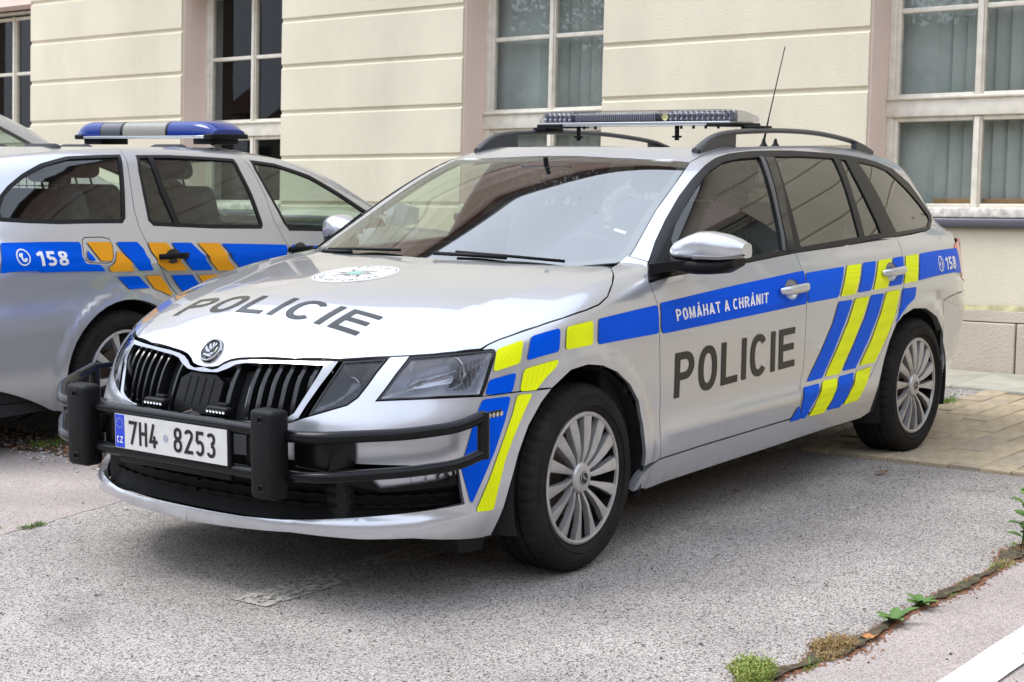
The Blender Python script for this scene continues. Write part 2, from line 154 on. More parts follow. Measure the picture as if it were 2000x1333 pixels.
CV={"hood_front":[[0.8593,0.0026,0.7006],[0.8572,0.036,0.7035],[0.8538,0.0589,0.7087],[0.8456,0.0768,0.7215],[0.8365,0.1022,0.7328],[0.829,0.135,0.7395],[0.8193,0.1937,0.7444],[0.7911,0.3331,0.7486],[0.7365,0.4702,0.752],[0.7022,0.518,0.7562],[0.6419,0.5958,0.7614],[0.6038,0.6412,0.7639],[0.5539,0.693,0.7677],[0.5034,0.7366,0.7724],[0.4359,0.7842,0.7782]],"hood_side":[[0.4363,0.7846,0.7775],[0.4123,0.7907,0.7888],[0.3744,0.8034,0.802],[0.3272,0.8213,0.8139],[0.2305,0.849,0.8348],[0.1184,0.8679,0.8536],[0.0022,0.8769,0.8707],[-0.0707,0.8773,0.8828],[-0.1347,0.8684,0.9047],[-0.206,0.8387,0.9412],[-0.2896,0.7866,0.9683],[-0.3505,0.7351,0.9818]],"hood_rear":[[-0.3505,0.7351,0.9818],[-0.3572,0.7027,0.9853],[-0.2853,0.5788,0.9873],[-0.2151,0.4074,0.9899],[-0.1866,0.2454,0.9936],[-0.1976,0.0693,0.9976],[-0.2107,-0.0651,0.9989]],"lamp_main":[[0.6055,0.6423,0.7621],[0.5551,0.6942,0.7661],[0.505,0.7381,0.7702],[0.4377,0.7857,0.7749],[0.407,0.8037,0.7766],[0.3998,0.8099,0.7734],[0.4011,0.8138,0.7644],[0.4235,0.8166,0.7235],[0.4486,0.8153,0.6727],[0.4683,0.814,0.6383],[0.5485,0.7733,0.6405],[0.6051,0.7356,0.6408],[0.6792,0.671,0.6394],[0.7292,0.6138,0.6368],[0.7095,0.6246,0.6626],[0.6646,0.6372,0.7128]],"lamp_inner":[[0.6495,0.5937,0.7569],[0.6972,0.5885,0.7175],[0.7307,0.581,0.6815],[0.7582,0.5662,0.6459],[0.7814,0.5434,0.6232],[0.806,0.5073,0.6102],[0.8447,0.4376,0.5856],[0.8283,0.4479,0.6182],[0.7917,0.4736,0.6836],[0.7334,0.4832,0.748],[0.6967,0.534,0.7522]],"chrome_out":[[0.7434,0.4686,0.7466],[0.8048,0.4539,0.6735],[0.8352,0.4289,0.618],[0.8568,0.4115,0.5759],[0.8665,0.3885,0.5669],[0.8734,0.368,0.5625]],"chrome_bot_out":[[0.8734,0.368,0.5625],[0.9012,0.2436,0.5493],[0.9092,0.1698,0.5499],[0.9142,0.0941,0.5484],[0.9173,0.0031,0.5476]],"grille_in":[[0.7727,0.44,0.7316],[0.8125,0.4293,0.6781],[0.8559,0.3947,0.5937],[0.8636,0.3805,0.5834],[0.8701,0.3649,0.5768],[0.8857,0.3145,0.5638],[0.9078,0.1685,0.5576],[0.9141,0.0591,0.5561]],"grille_top":[[0.7727,0.44,0.7316],[0.8143,0.3007,0.7313],[0.8378,0.167,0.724],[0.8445,0.1336,0.7179],[0.8539,0.1086,0.7047],[0.8633,0.0688,0.6902],[0.8649,0.0322,0.6885]],"bumper_line":[[0.4686,0.8143,0.6363],[0.362,0.849,0.6406],[0.2913,0.8671,0.6403],[0.2006,0.8845,0.6385]],"intake_bot":[[0.55,0.8097,0.3154],[0.7385,0.6811,0.298],[0.8005,0.6027,0.2904],[0.8738,0.4605,0.2782],[0.9004,0.3783,0.2722],[0.9278,0.2392,0.2689]],"intake_side":[[0.5679,0.8004,0.4274],[0.5629,0.8043,0.3883],[0.557,0.8073,0.3481],[0.55,0.8097,0.3154]],"lip_bot":[[0.4227,0.8131,0.1927],[0.4632,0.8065,0.193],[0.698,0.7289,0.2242],[0.8024,0.6099,0.2233],[0.8938,0.4145,0.2334]],"fog":[[0.7755,0.622,0.4078],[0.7192,0.6905,0.4151],[0.6256,0.7692,0.4241],[0.5841,0.7928,0.4256],[0.5836,0.794,0.4062],[0.6236,0.7715,0.3929],[0.6973,0.7132,0.3834],[0.7554,0.6504,0.374]],"door_f_front":[[-0.3968,0.8636,0.9337],[-0.4007,0.8793,0.8989],[-0.4104,0.8882,0.8651],[-0.4143,0.8941,0.7905],[-0.4317,0.889,0.6725],[-0.4555,0.8778,0.5012],[-0.4506,0.8822,0.397],[-0.4686,0.8712,0.3073]],"door_bot":[[-0.4686,0.8712,0.3073],[-0.7448,0.875,0.3152],[-1.0932,0.8785,0.3206],[-1.4173,0.8809,0.3256],[-1.5084,0.8817,0.3283],[-1.6751,0.8818,0.3279],[-1.8596,0.8824,0.3305],[-1.9778,0.885,0.3447]],"door_r_rear":[[-1.9778,0.885,0.3447],[-2.0657,0.8874,0.3787],[-2.1742,0.8828,0.4309],[-2.2581,0.8826,0.5088],[-2.3212,0.8876,0.5881],[-2.3998,0.8944,0.7084],[-2.4359,0.8975,0.7912],[-2.4584,0.8914,0.8602],[-2.4727,0.8719,0.9316],[-2.5171,0.8257,0.9966]],"door_mid":[[-1.491,0.854,0.9837],[-1.4949,0.8728,0.9374],[-1.5044,0.8878,0.8894],[-1.5012,0.8988,0.8332],[-1.5059,0.8994,0.7567],[-1.5165,0.8908,0.6116],[-1.52,0.8842,0.5144],[-1.4904,0.8875,0.4413],[-1.4954,0.8816,0.3279]],"sill_bot":[[-0.3177,0.8527,0.2092],[-0.5512,0.8444,0.2078],[-0.9039,0.8497,0.2152],[-1.2948,0.8538,0.2214],[-1.8208,0.8584,0.2332],[-2.1173,0.8577,0.2332],[-2.1995,0.862,0.25]],"dlo":[[-0.3918,0.8605,0.9374],[-0.4318,0.8324,0.9655],[-0.5081,0.7917,1.0025],[-0.602,0.7581,1.0639],[-0.7248,0.7244,1.1394],[-0.867,0.6927,1.2194],[-0.9964,0.6712,1.2819],[-1.1216,0.6523,1.331],[-1.2228,0.6381,1.3581],[-1.3306,0.6309,1.3739],[-1.5019,0.6295,1.384],[-1.67,0.6316,1.3865],[-1.8478,0.6323,1.3869],[-2.1318,0.6396,1.3776],[-2.3904,0.6427,1.3638],[-2.6231,0.6387,1.3433],[-2.8878,0.6263,1.3018],[-3.0503,0.6381,1.2338],[-3.1615,0.669,1.1339],[-3.2212,0.6849,1.0752],[-3.1949,0.702,1.0509],[-3.0647,0.7504,1.0199],[-2.9437,0.779,1.0108],[-2.5337,0.8206,1.0037],[-1.9332,0.8482,0.9908],[-1.477,0.8545,0.9824],[-1.1132,0.8587,0.9675],[-0.7895,0.8594,0.9569],[-0.5119,0.86,0.9459]],"glass_f":[[-0.5892,0.8453,0.9805],[-0.6495,0.7918,1.0667],[-0.7331,0.7631,1.1253],[-0.8444,0.7378,1.1906],[-0.9633,0.7106,1.2522],[-1.098,0.6847,1.308],[-1.2276,0.6677,1.3404],[-1.3579,0.6631,1.3538],[-1.5238,0.6623,1.3594],[-1.4765,0.7345,1.252],[-1.4389,0.7854,1.1512],[-1.4062,0.828,1.0515],[-1.3826,0.8488,0.9979],[-1.1413,0.8515,0.9879],[-0.8394,0.8511,0.9818]],"glass_r":[[-1.6541,0.6608,1.3622],[-1.9205,0.66,1.3615],[-2.1908,0.6624,1.3532],[-2.1668,0.7203,1.2652],[-2.1357,0.7769,1.1565],[-2.1165,0.8148,1.0702],[-2.1078,0.8346,1.0207],[-1.8124,0.8415,1.0119],[-1.5439,0.8465,1.0034],[-1.5647,0.8034,1.11],[-1.5955,0.7452,1.2317]],"glass_v":[[-2.2527,0.6641,1.3485],[-2.3059,0.6654,1.3438],[-2.3,0.7171,1.2634],[-2.3166,0.7735,1.1518],[-2.3393,0.8065,1.0733],[-2.3443,0.825,1.0263],[-2.1604,0.8336,1.0207],[-2.1755,0.8054,1.0899],[-2.1988,0.7551,1.1988],[-2.2339,0.699,1.2975]],"glass_q":[[-2.4267,0.6647,1.3353],[-2.644,0.6564,1.3155],[-2.7714,0.6522,1.2921],[-2.874,0.6612,1.2468],[-2.98,0.6701,1.1946],[-3.08,0.6832,1.1311],[-3.1582,0.696,1.0722],[-3.1417,0.7088,1.0528],[-3.0253,0.7489,1.0262],[-2.7612,0.7866,1.024],[-2.534,0.8124,1.023],[-2.5029,0.7874,1.0923],[-2.4694,0.7377,1.2066]],"sail":[[-0.7166,0.7625,1.1184],[-0.6476,0.7909,1.0667],[-0.5892,0.8453,0.9805],[-0.6201,0.8542,0.9664],[-0.4236,0.8483,0.9526],[-0.5209,0.8092,0.9971]],"pillar_split":[[-0.4814,0.7144,1.0169],[-0.4887,0.7442,1.0105],[-0.4995,0.793,0.9976]],"ws_edge":[[-1.1125,0.5867,1.3415],[-0.9179,0.634,1.2537],[-0.7489,0.6627,1.167],[-0.5345,0.714,1.0434],[-0.4875,0.7233,1.017],[-0.4631,0.7265,1.0039]],"ws_top":[[-1.1125,0.5867,1.3415],[-1.089,0.445,1.3497],[-1.0724,0.2639,1.3569],[-1.0723,0.1156,1.3624],[-1.0731,-0.0117,1.364]],"tail":[[-3.1836,0.8281,0.9464],[-3.1425,0.8387,0.9295],[-3.1643,0.8467,0.8874],[-3.2138,0.8446,0.8165],[-3.25,0.8393,0.7723]],"bump_r":[[-2.962,0.8725,0.6858],[-3.0208,0.8691,0.6974],[-3.151,0.8585,0.7068],[-3.2726,0.8372,0.7062]],"arch_f":[[0.4236,0.8138,0.1946],[0.4173,0.8352,0.2389],[0.4039,0.8489,0.2838],[0.3904,0.8624,0.3503],[0.3506,0.865,0.4446],[0.3048,0.8713,0.5323],[0.2487,0.8795,0.5998],[0.1996,0.8845,0.6379],[0.1061,0.8917,0.6862],[0.0157,0.895,0.6941],[-0.0688,0.8958,0.6817],[-0.1573,0.8949,0.6508],[-0.24,0.8924,0.5986],[-0.3005,0.8882,0.5329],[-0.3339,0.8853,0.4476],[-0.3407,0.8902,0.381],[-0.3571,0.8766,0.2951],[-0.3489,0.8697,0.2658]],"arch_r":[[-2.1995,0.862,0.25],[-2.2199,0.8835,0.3424],[-2.2868,0.8871,0.4825],[-2.3281,0.8902,0.5582],[-2.3861,0.8925,0.6249],[-2.4472,0.8967,0.6578],[-2.5579,0.8986,0.6804],[-2.7082,0.8933,0.6685],[-2.8599,0.8832,0.6167],[-2.9722,0.8695,0.5337],[-3.0156,0.8593,0.4261],[-2.9984,0.862,0.3593],[-2.9959,0.8565,0.3296]],"st_y1":[[0.3937,0.8118,0.7758],[0.2979,0.843,0.7997],[0.3239,0.8497,0.7284],[0.4221,0.8197,0.709]],"st_b1":[[0.2684,0.8506,0.8072],[0.1505,0.8773,0.8255],[0.1621,0.8827,0.7517],[0.2984,0.8561,0.7341]],"st_y2":[[0.1228,0.8827,0.8253],[-0.0166,0.889,0.8367],[-0.0162,0.89,0.7573],[0.1317,0.8855,0.7546]],"st_b2":[[-0.0488,0.8894,0.8389],[-0.4075,0.8895,0.8586],[-0.4126,0.8937,0.7597],[-0.045,0.8905,0.7551]],"st_b3":[[0.4384,0.8171,0.6856],[0.3405,0.8481,0.7012],[0.3622,0.8488,0.6419],[0.4587,0.8172,0.6414]],"st_y3":[[0.3121,0.8551,0.7083],[0.1654,0.8829,0.7273],[0.1739,0.8846,0.7077],[0.2279,0.8783,0.6743],[0.2708,0.873,0.6403],[0.3349,0.856,0.6416]],"st_b4":[[0.4681,0.816,0.6293],[0.3692,0.8484,0.6304],[0.4005,0.8487,0.5567],[0.4428,0.8417,0.466],[0.5242,0.8192,0.3156],[0.5308,0.8171,0.3201],[0.56,0.8038,0.4295],[0.5176,0.8126,0.5415],[0.4867,0.8147,0.6007]],"st_y4":[[0.3451,0.8546,0.6317],[0.2853,0.8707,0.6307],[0.3247,0.8678,0.5808],[0.3724,0.8614,0.5038],[0.4092,0.8555,0.4306],[0.4346,0.8496,0.3468],[0.4431,0.8374,0.2823],[0.5117,0.8218,0.2855],[0.4685,0.839,0.3785],[0.4144,0.8481,0.4854],[0.3712,0.8546,0.5717]],"st_b5":[[-0.4272,0.8886,0.8634],[-0.8813,0.8858,0.8871],[-1.5082,0.8812,0.9132],[-1.5042,0.8917,0.8749],[-1.4998,0.8998,0.7819],[-1.1663,0.8987,0.7733],[-0.7247,0.8958,0.763],[-0.4377,0.8938,0.7562],[-0.4267,0.8941,0.7833]],"st_b6":[[-1.5193,0.8841,0.9026],[-1.8666,0.8826,0.9089],[-1.8228,0.8964,0.8547],[-1.7833,0.9002,0.7876],[-1.5104,0.8999,0.7836],[-1.51,0.8947,0.862]],"st_y5":[[-1.8949,0.8822,0.9105],[-2.0303,0.8813,0.9127],[-1.9936,0.8944,0.8634],[-1.9419,0.9,0.7905],[-1.8059,0.9002,0.7892],[-1.8529,0.8955,0.8591]],"st_b7":[[-2.0525,0.8806,0.9147],[-2.1806,0.8797,0.9157],[-2.1372,0.8943,0.8613],[-2.0965,0.8996,0.7949],[-1.9713,0.9,0.7937],[-2.0103,0.8959,0.8559]],"st_y6":[[-2.2057,0.8796,0.9157],[-2.3418,0.8778,0.9179],[-2.3083,0.8924,0.8644],[-2.2645,0.8986,0.7956],[-2.1196,0.8995,0.7953],[-2.1615,0.8945,0.8598]],"st_b8":[[-2.3657,0.8771,0.9193],[-2.4741,0.8752,0.9205],[-2.4432,0.8923,0.8566],[-2.4199,0.8972,0.8002],[-2.2837,0.8984,0.799],[-2.3258,0.8925,0.8634]],"st_y7":[[-2.4996,0.8749,0.9199],[-2.6462,0.871,0.922],[-2.6176,0.8849,0.8739],[-2.5883,0.8948,0.8031],[-2.44,0.8969,0.8023],[-2.4659,0.8909,0.862]],"st_b9":[[-2.6702,0.8702,0.9222],[-3.1768,0.8373,0.9224],[-3.2364,0.8408,0.7968],[-2.61,0.8942,0.8052],[-2.6353,0.8847,0.873]],"st_b10":[[-1.7918,0.9,0.7692],[-1.9216,0.8999,0.768],[-1.8636,0.8954,0.6788],[-1.7779,0.8881,0.564],[-1.6884,0.8832,0.4612],[-1.5523,0.8833,0.4595],[-1.6586,0.8884,0.5694],[-1.7491,0.8957,0.682]],"st_y8":[[-1.9464,0.8999,0.7708],[-2.0799,0.8995,0.7717],[-2.0322,0.8955,0.6844],[-1.9494,0.8886,0.5734],[-1.8463,0.8833,0.4612],[-1.7151,0.8831,0.4634],[-1.8116,0.8888,0.5736],[-1.8931,0.8952,0.6763]],"st_b11":[[-2.1043,0.8994,0.7739],[-2.2327,0.8987,0.7736],[-2.1861,0.8948,0.6853],[-2.1068,0.8884,0.5784],[-2.0013,0.8824,0.4692],[-1.8772,0.8827,0.4695],[-1.9708,0.8889,0.5779],[-2.0553,0.8953,0.6825]],"st_y9":[[-2.2579,0.8985,0.7772],[-2.4022,0.897,0.7789],[-2.3617,0.8914,0.6575],[-2.2973,0.8869,0.5743],[-2.1932,0.8815,0.4744],[-2.0417,0.8822,0.4749],[-2.1383,0.8881,0.5755],[-2.2102,0.8945,0.6833]],"st_b12":[[-2.4342,0.8966,0.7801],[-2.5882,0.8949,0.7788],[-2.5757,0.8932,0.7274],[-2.4849,0.8936,0.696],[-2.4237,0.8927,0.6594],[-2.3803,0.8913,0.6252],[-2.4186,0.8937,0.701]],"st_b13":[[-1.5161,0.8872,0.4421],[-1.6542,0.8871,0.4432],[-1.6243,0.8899,0.3836],[-1.5863,0.8859,0.35],[-1.5566,0.8779,0.312],[-1.5084,0.8786,0.3153],[-1.5041,0.8883,0.3731]],"st_y10":[[-1.6888,0.8855,0.4487],[-1.8193,0.8856,0.4482],[-1.7971,0.8924,0.3951],[-1.7699,0.8872,0.3592],[-1.72,0.8784,0.3131],[-1.5819,0.8787,0.3151],[-1.6194,0.8862,0.3522],[-1.6508,0.8934,0.3998]],"st_b14":[[-1.8434,0.885,0.4506],[-1.9849,0.8836,0.4527],[-1.9456,0.8919,0.3973],[-1.9153,0.8866,0.3545],[-1.8638,0.8794,0.3176],[-1.7383,0.8802,0.3206],[-1.7846,0.887,0.3574],[-1.8087,0.8948,0.4069]],"st_y11":[[-2.0098,0.883,0.4539],[-2.1613,0.8816,0.4602],[-2.1248,0.885,0.4095],[-2.0644,0.8864,0.3564],[-2.0318,0.8812,0.3266],[-1.8922,0.8809,0.324],[-1.9284,0.8871,0.3595],[-1.9682,0.8916,0.4012]],"st_b15":[[-1.4178,0.878,0.3136],[-1.486,0.8886,0.3767],[-1.5123,0.878,0.3129]]}
CW={"q_glass":[[-0.6382,0.778,1.0689],[-0.6459,0.758,1.1159],[-0.5977,0.733,1.1858],[-0.5469,0.7199,1.2238],[-0.4508,0.7012,1.2756],[-0.322,0.6777,1.3229],[-0.1473,0.6532,1.3551],[0.0229,0.6568,1.3604],[0.179,0.6576,1.3636],[0.1535,0.7008,1.3203],[0.0992,0.7718,1.185],[0.053,0.8228,1.0626],[0.0251,0.8313,1.0389],[-0.3371,0.8137,1.0472],[-0.4983,0.7976,1.057]],"r_glass":[[0.2692,0.6643,1.36],[0.4779,0.6642,1.3608],[0.9303,0.6841,1.3404],[0.9339,0.7301,1.2788],[0.9551,0.7918,1.1555],[0.9671,0.8527,1.0017],[0.9491,0.8606,0.9778],[0.609,0.8543,0.9921],[0.212,0.8414,1.0198],[0.1871,0.8311,1.0468],[0.2055,0.7796,1.1714],[0.2322,0.7217,1.2854]],"r_div":[[0.3355,0.6667,1.3587],[0.3698,0.667,1.3587],[0.3595,0.7662,1.203],[0.39,0.8474,1.0074],[0.3529,0.8462,1.0099],[0.3252,0.7766,1.1805]],"f_glass":[[1.0419,0.6882,1.3338],[1.2203,0.7013,1.3141],[1.4585,0.7441,1.248],[1.6475,0.7865,1.1538],[1.8208,0.8222,1.057],[1.8774,0.8361,1.0152],[1.9261,0.8651,0.9195],[1.5877,0.8686,0.936],[1.1533,0.8661,0.9599],[1.1227,0.8525,1.0022],[1.0684,0.7874,1.1656],[1.0406,0.7308,1.2778]],"line1":[[0.2556,0.6045,1.3889],[0.1834,0.7013,1.3201],[0.1465,0.7622,1.2067],[0.1202,0.8068,1.1055],[0.1197,0.8417,1.0153],[0.1618,0.882,0.8891],[0.2535,0.8789,0.7568],[0.3146,0.8788,0.6885]],"line2":[[0.9991,0.6491,1.36],[1.0227,0.7307,1.278],[1.0442,0.7927,1.1536],[1.0548,0.8474,1.0171],[1.1051,0.8834,0.9033],[1.1427,0.885,0.8321]],"gutter":[[-0.568,0.6993,1.2589],[-0.4469,0.6498,1.3321],[-0.2771,0.5589,1.3749],[-0.0993,0.5479,1.3883],[0.273,0.5856,1.3924],[0.6857,0.6204,1.381],[1.0181,0.6344,1.3649],[1.2649,0.6608,1.3366],[1.4748,0.73,1.2646],[1.7128,0.7831,1.1498]],"seam":[[-0.7015,0.8392,0.7175],[-0.0672,0.8863,0.6691]],"st_b1":[[-0.6671,0.8096,0.9758],[-0.2582,0.8471,0.9632],[-0.2513,0.8524,0.947],[-0.2604,0.8694,0.897],[-0.2466,0.8778,0.8637],[-0.1527,0.878,0.8458],[-0.1327,0.8783,0.8239],[-0.4584,0.8675,0.8381],[-0.7049,0.8504,0.8448]],"flap":[[-0.2378,0.8455,0.9717],[-0.2201,0.8419,0.9855],[-0.1199,0.8466,0.9835],[-0.0766,0.8516,0.9722],[-0.066,0.8623,0.9386],[-0.0756,0.8775,0.8875],[-0.0952,0.8843,0.8628],[-0.1199,0.8848,0.8583],[-0.2189,0.8785,0.8658],[-0.2426,0.8738,0.8779],[-0.2467,0.8639,0.9107]],"st_o1":[[-0.2165,0.8497,0.9614],[-0.0817,0.8567,0.9555],[-0.0744,0.8619,0.9389],[-0.0849,0.8771,0.8879],[-0.0983,0.8826,0.8681],[-0.1579,0.8795,0.8713],[-0.1864,0.8651,0.915]],"st_b2":[[-0.2241,0.8601,0.9262],[-0.1844,0.8773,0.8749],[-0.2075,0.8766,0.8739],[-0.23,0.8727,0.8882]],"st_o2":[[-0.052,0.8707,0.9121],[-0.0386,0.872,0.9092],[-0.0005,0.8829,0.8762],[0.041,0.8819,0.8173],[0.0342,0.8816,0.8132],[-0.0968,0.879,0.8195],[-0.1128,0.879,0.8316],[-0.104,0.8794,0.843],[-0.0773,0.8858,0.8596]],"st_b3":[[-0.0461,0.8582,0.9539],[0.0803,0.8626,0.949],[0.1096,0.8733,0.9154],[0.1227,0.885,0.8772],[0.1639,0.8832,0.81],[0.0776,0.8823,0.8128],[0.0237,0.8883,0.86],[-0.0191,0.8721,0.9105]],"st_b4":[[-0.06,0.8781,0.7933],[0.0687,0.8802,0.789],[0.1432,0.8762,0.7253],[0.056,0.8809,0.7277],[0.0151,0.8818,0.7261],[-0.008,0.8754,0.7485]],"st_o3":[[0.1137,0.8806,0.7862],[0.2029,0.8814,0.7845],[0.2489,0.8773,0.7389],[0.2851,0.8785,0.6899],[0.279,0.88,0.678],[0.2123,0.8765,0.7066],[0.172,0.8759,0.721]],"st_o4":[[0.1464,0.8653,0.9438],[0.2634,0.8687,0.937],[0.3192,0.8904,0.8669],[0.3876,0.8836,0.7965],[0.2503,0.8835,0.8032],[0.1901,0.8939,0.851],[0.1555,0.878,0.9019]],"st_b5":[[0.2972,0.8695,0.9355],[0.4242,0.8723,0.9297],[0.4733,0.887,0.8823],[0.5595,0.883,0.7886],[0.4254,0.8834,0.7943],[0.3658,0.8855,0.8487],[0.3185,0.8811,0.8977]],"st_o5":[[0.4663,0.8734,0.927],[0.6115,0.877,0.9188],[0.6526,0.8958,0.8574],[0.7336,0.8817,0.7773],[0.5967,0.8825,0.7839],[0.5284,0.8858,0.8477]],"st_b6":[[0.6308,0.8779,0.9164],[1.0992,0.8879,0.8882],[1.1046,0.898,0.8548],[1.1365,0.8784,0.7513],[0.7744,0.8812,0.7732],[0.6855,0.8857,0.8473]],"st_b7":[[0.2808,0.8815,0.7796],[0.4215,0.8813,0.7732],[0.508,0.8795,0.6859],[0.3575,0.8783,0.6941]],"st_o6":[[0.4598,0.8808,0.7684],[0.5983,0.8803,0.7637],[0.6968,0.8813,0.6726],[0.546,0.8801,0.6816]],"st_b8":[[0.6324,0.8799,0.76],[1.1452,0.8769,0.7296],[1.1417,0.884,0.6413],[0.7309,0.8816,0.6702]],"st_b9":[[1.1353,0.8888,0.8849],[1.4769,0.8929,0.8619],[1.4949,0.8755,0.7252],[1.1696,0.8778,0.745]]}
# ------------------------------------------------------------------ helpers
def empty(name,label=None,cat=None,loc=(0,0,0),group=None,kind=None,rot=None):
    o=bpy.data.objects.new(name,None); COL.objects.link(o); o.location=loc
    if rot: o.rotation_euler=rot
    tag(o,label,cat,group,kind); o.empty_display_size=.1; return o
def tag(o,label=None,cat=None,group=None,kind=None):
    if label: o['label']=label
    if cat: o['category']=cat
    if group: o['group']=group
    if kind: o['kind']=kind
    return o
def mesh(name,V,F,mat,parent=None,smooth=False,vn=None,kind=None,mats=None,fm=None,label=None):
    me=bpy.data.meshes.new(name); me.from_pydata([tuple(map(float,v)) for v in V],[],[tuple(map(int,f)) for f in F]); me.update()
    for m in (mats or [mat]): me.materials.append(m)
    if fm is not None: me.polygons.foreach_set('material_index',np.asarray(fm,np.int32))
    if smooth or vn is not None: me.polygons.foreach_set('use_smooth',[True]*len(me.polygons))
    if vn is not None: me.normals_split_custom_set_from_vertices([tuple(map(float,n)) for n in vn])
    elif smooth=='auto': me.set_sharp_from_angle(angle=math.radians(38))
    o=bpy.data.objects.new(name,me); COL.objects.link(o)
    if parent: o.parent=parent
    if kind: o['kind']=kind
    if label: o['label']=label
    return o
class B:
    """collects shapes, builds one mesh"""
    def __init__(s): s.V=[];s.F=[];s.M=[];s.m=0
    def add(s,V,F):
        n=len(s.V); s.V+=[tuple(v) for v in V]; s.F+=[tuple(i+n for i in f) for f in F]; s.M+=[s.m]*len(F); return s
    def box(s,x0,x1,y0,y1,z0,z1,bev=0,T=None):
        if bev<=0:
            V=[(x,y,z) for x in (x0,x1) for y in (y0,y1) for z in (z0,z1)]
            F=[(0,1,3,2),(4,6,7,5),(0,4,5,1),(2,3,7,6),(0,2,6,4),(1,5,7,3)]
        else:
            import bmesh
            bm=bmesh.new(); bmesh.ops.create_cube(bm,size=1)
            for v in bm.verts: v.co=Vector(((x0+x1)/2+v.co.x*(x1-x0),(y0+y1)/2+v.co.y*(y1-y0),(z0+z1)/2+v.co.z*(z1-z0)))
            bmesh.ops.bevel(bm,geom=bm.edges[:],offset=bev,segments=3,affect='EDGES',profile=.5)
            bm.verts.index_update(); V=[tuple(v.co) for v in bm.verts]; F=[tuple(v.index for v in f.verts) for f in bm.faces]; bm.free()
        if T: V=[tuple(T@Vector(v)) for v in V]
        return s.add(V,F)
    def tube(s,P,r,seg=12,closed=False,cap=True):
        P=[Vector(p) for p in P]; n=len(P); R=r if isinstance(r,(list,tuple)) else [r]*n; V=[];F=[]; ref=None
        for i in range(n):
            a=P[(i-1)%n] if (i or closed) else P[0]; b=P[(i+1)%n] if (i<n-1 or closed) else P[-1]; t=(b-a).normalized()
            if ref is None:
                ref=Vector((0,0,1)) if abs(t.z)<.9 else Vector((1,0,0))
            u=(ref-t*ref.dot(t)).normalized(); ref=u; w=t.cross(u)
            for k in range(seg):
                an=2*math.pi*k/seg; V.append(P[i]+(u*math.cos(an)+w*math.sin(an))*R[i])
        m=n if closed else n-1
        for i in range(m):
            for k in range(seg):
                a=i*seg+k;b=i*seg+(k+1)%seg;c=((i+1)%n)*seg+(k+1)%seg;d=((i+1)%n)*seg+k; F.append((a,b,c,d))
        if cap and not closed: F.append(tuple(range(seg))[::-1]); F.append(tuple(range((n-1)*seg,n*seg)))
        return s.add(V,F)
    def lathe(s,prof,seg=48,axis='y',c=(0,0,0),a0=0,a1=2*math.pi,mod=None):
        full=abs(a1-a0-2*math.pi)<1e-6; n=seg if full else seg+1; V=[];F=[]
        for i in range(n):
            an=a0+(a1-a0)*i/seg
            for j,(r,h) in enumerate(prof):
                if mod: r,h=mod(i,j,r,h)
                if axis=='y': V.append((c[0]+r*math.cos(an),c[1]+h,c[2]+r*math.sin(an)))
                elif axis=='x': V.append((c[0]+h,c[1]+r*math.cos(an),c[2]+r*math.sin(an)))
                else: V.append((c[0]+r*math.cos(an),c[1]+r*math.sin(an),c[2]+h))
        m=len(prof)
        for i in range(seg):
            for j in range(m-1):
                a=i*m+j;b=((i+1)%n)*m+j; F.append((a,a+1,b+1,b))
        return s.add(V,F)
    def prism(s,poly,fn,t0,t1):
        """poly 2d -> fn(u,v,t)"""
        n=len(poly); V=[fn(u,v,t0) for u,v in poly]+[fn(u,v,t1) for u,v in poly]
        F=[tuple(range(n))[::-1],tuple(range(n,2*n))]+[(i,(i+1)%n,(i+1)%n+n,i+n) for i in range(n)]
        return s.add(V,F)
    def loft(s,rings,closed=True,cap=True):
        n=len(rings[0]); V=[p for r in rings for p in r]; F=[]
        for i in range(len(rings)-1):
            for k in range(n if closed else n-1):
                F.append((i*n+k,i*n+(k+1)%n,(i+1)*n+(k+1)%n,(i+1)*n+k))
        if cap and closed: F.append(tuple(range(n))[::-1]); F.append(tuple(range((len(rings)-1)*n,len(rings)*n)))
        return s.add(V,F)
    def build(s,name,mat,parent=None,smooth=False,**k):
        mats=mat if isinstance(mat,(list,tuple)) else None
        o=mesh(name,s.V,s.F,None if mats else mat,parent,smooth,mats=mats,fm=s.M if mats else None,**k)
        return o
def smoothpath(P,n=6):
    P=[np.array(p,float) for p in P]; out=[]
    for i in range(len(P)-1):
        p0=P[max(i-1,0)];p1=P[i];p2=P[i+1];p3=P[min(i+2,len(P)-1)]
        for k in range(n):
            t=k/n; out.append(.5*((2*p1)+(-p0+p2)*t+(2*p0-5*p1+4*p2-p3)*t*t+(-p0+3*p1-3*p2+p3)*t**3))
    out.append(P[-1]); return out
def roundpath(P,r=.03,n=5):
    """polyline with corners rounded by radius-ish r"""
    P=[Vector(p) for p in P]; out=[P[0]]
    for i in range(1,len(P)-1):
        a=(P[i-1]-P[i]);b=(P[i+1]-P[i]);d=min(r,a.length*.45,b.length*.45);A=P[i]+a.normalized()*d;Bp=P[i]+b.normalized()*d
        for k in range(n+1):
            t=k/n; out.append(A*(1-t)**2+P[i]*2*t*(1-t)+Bp*t*t)
    out.append(P[-1]); return out
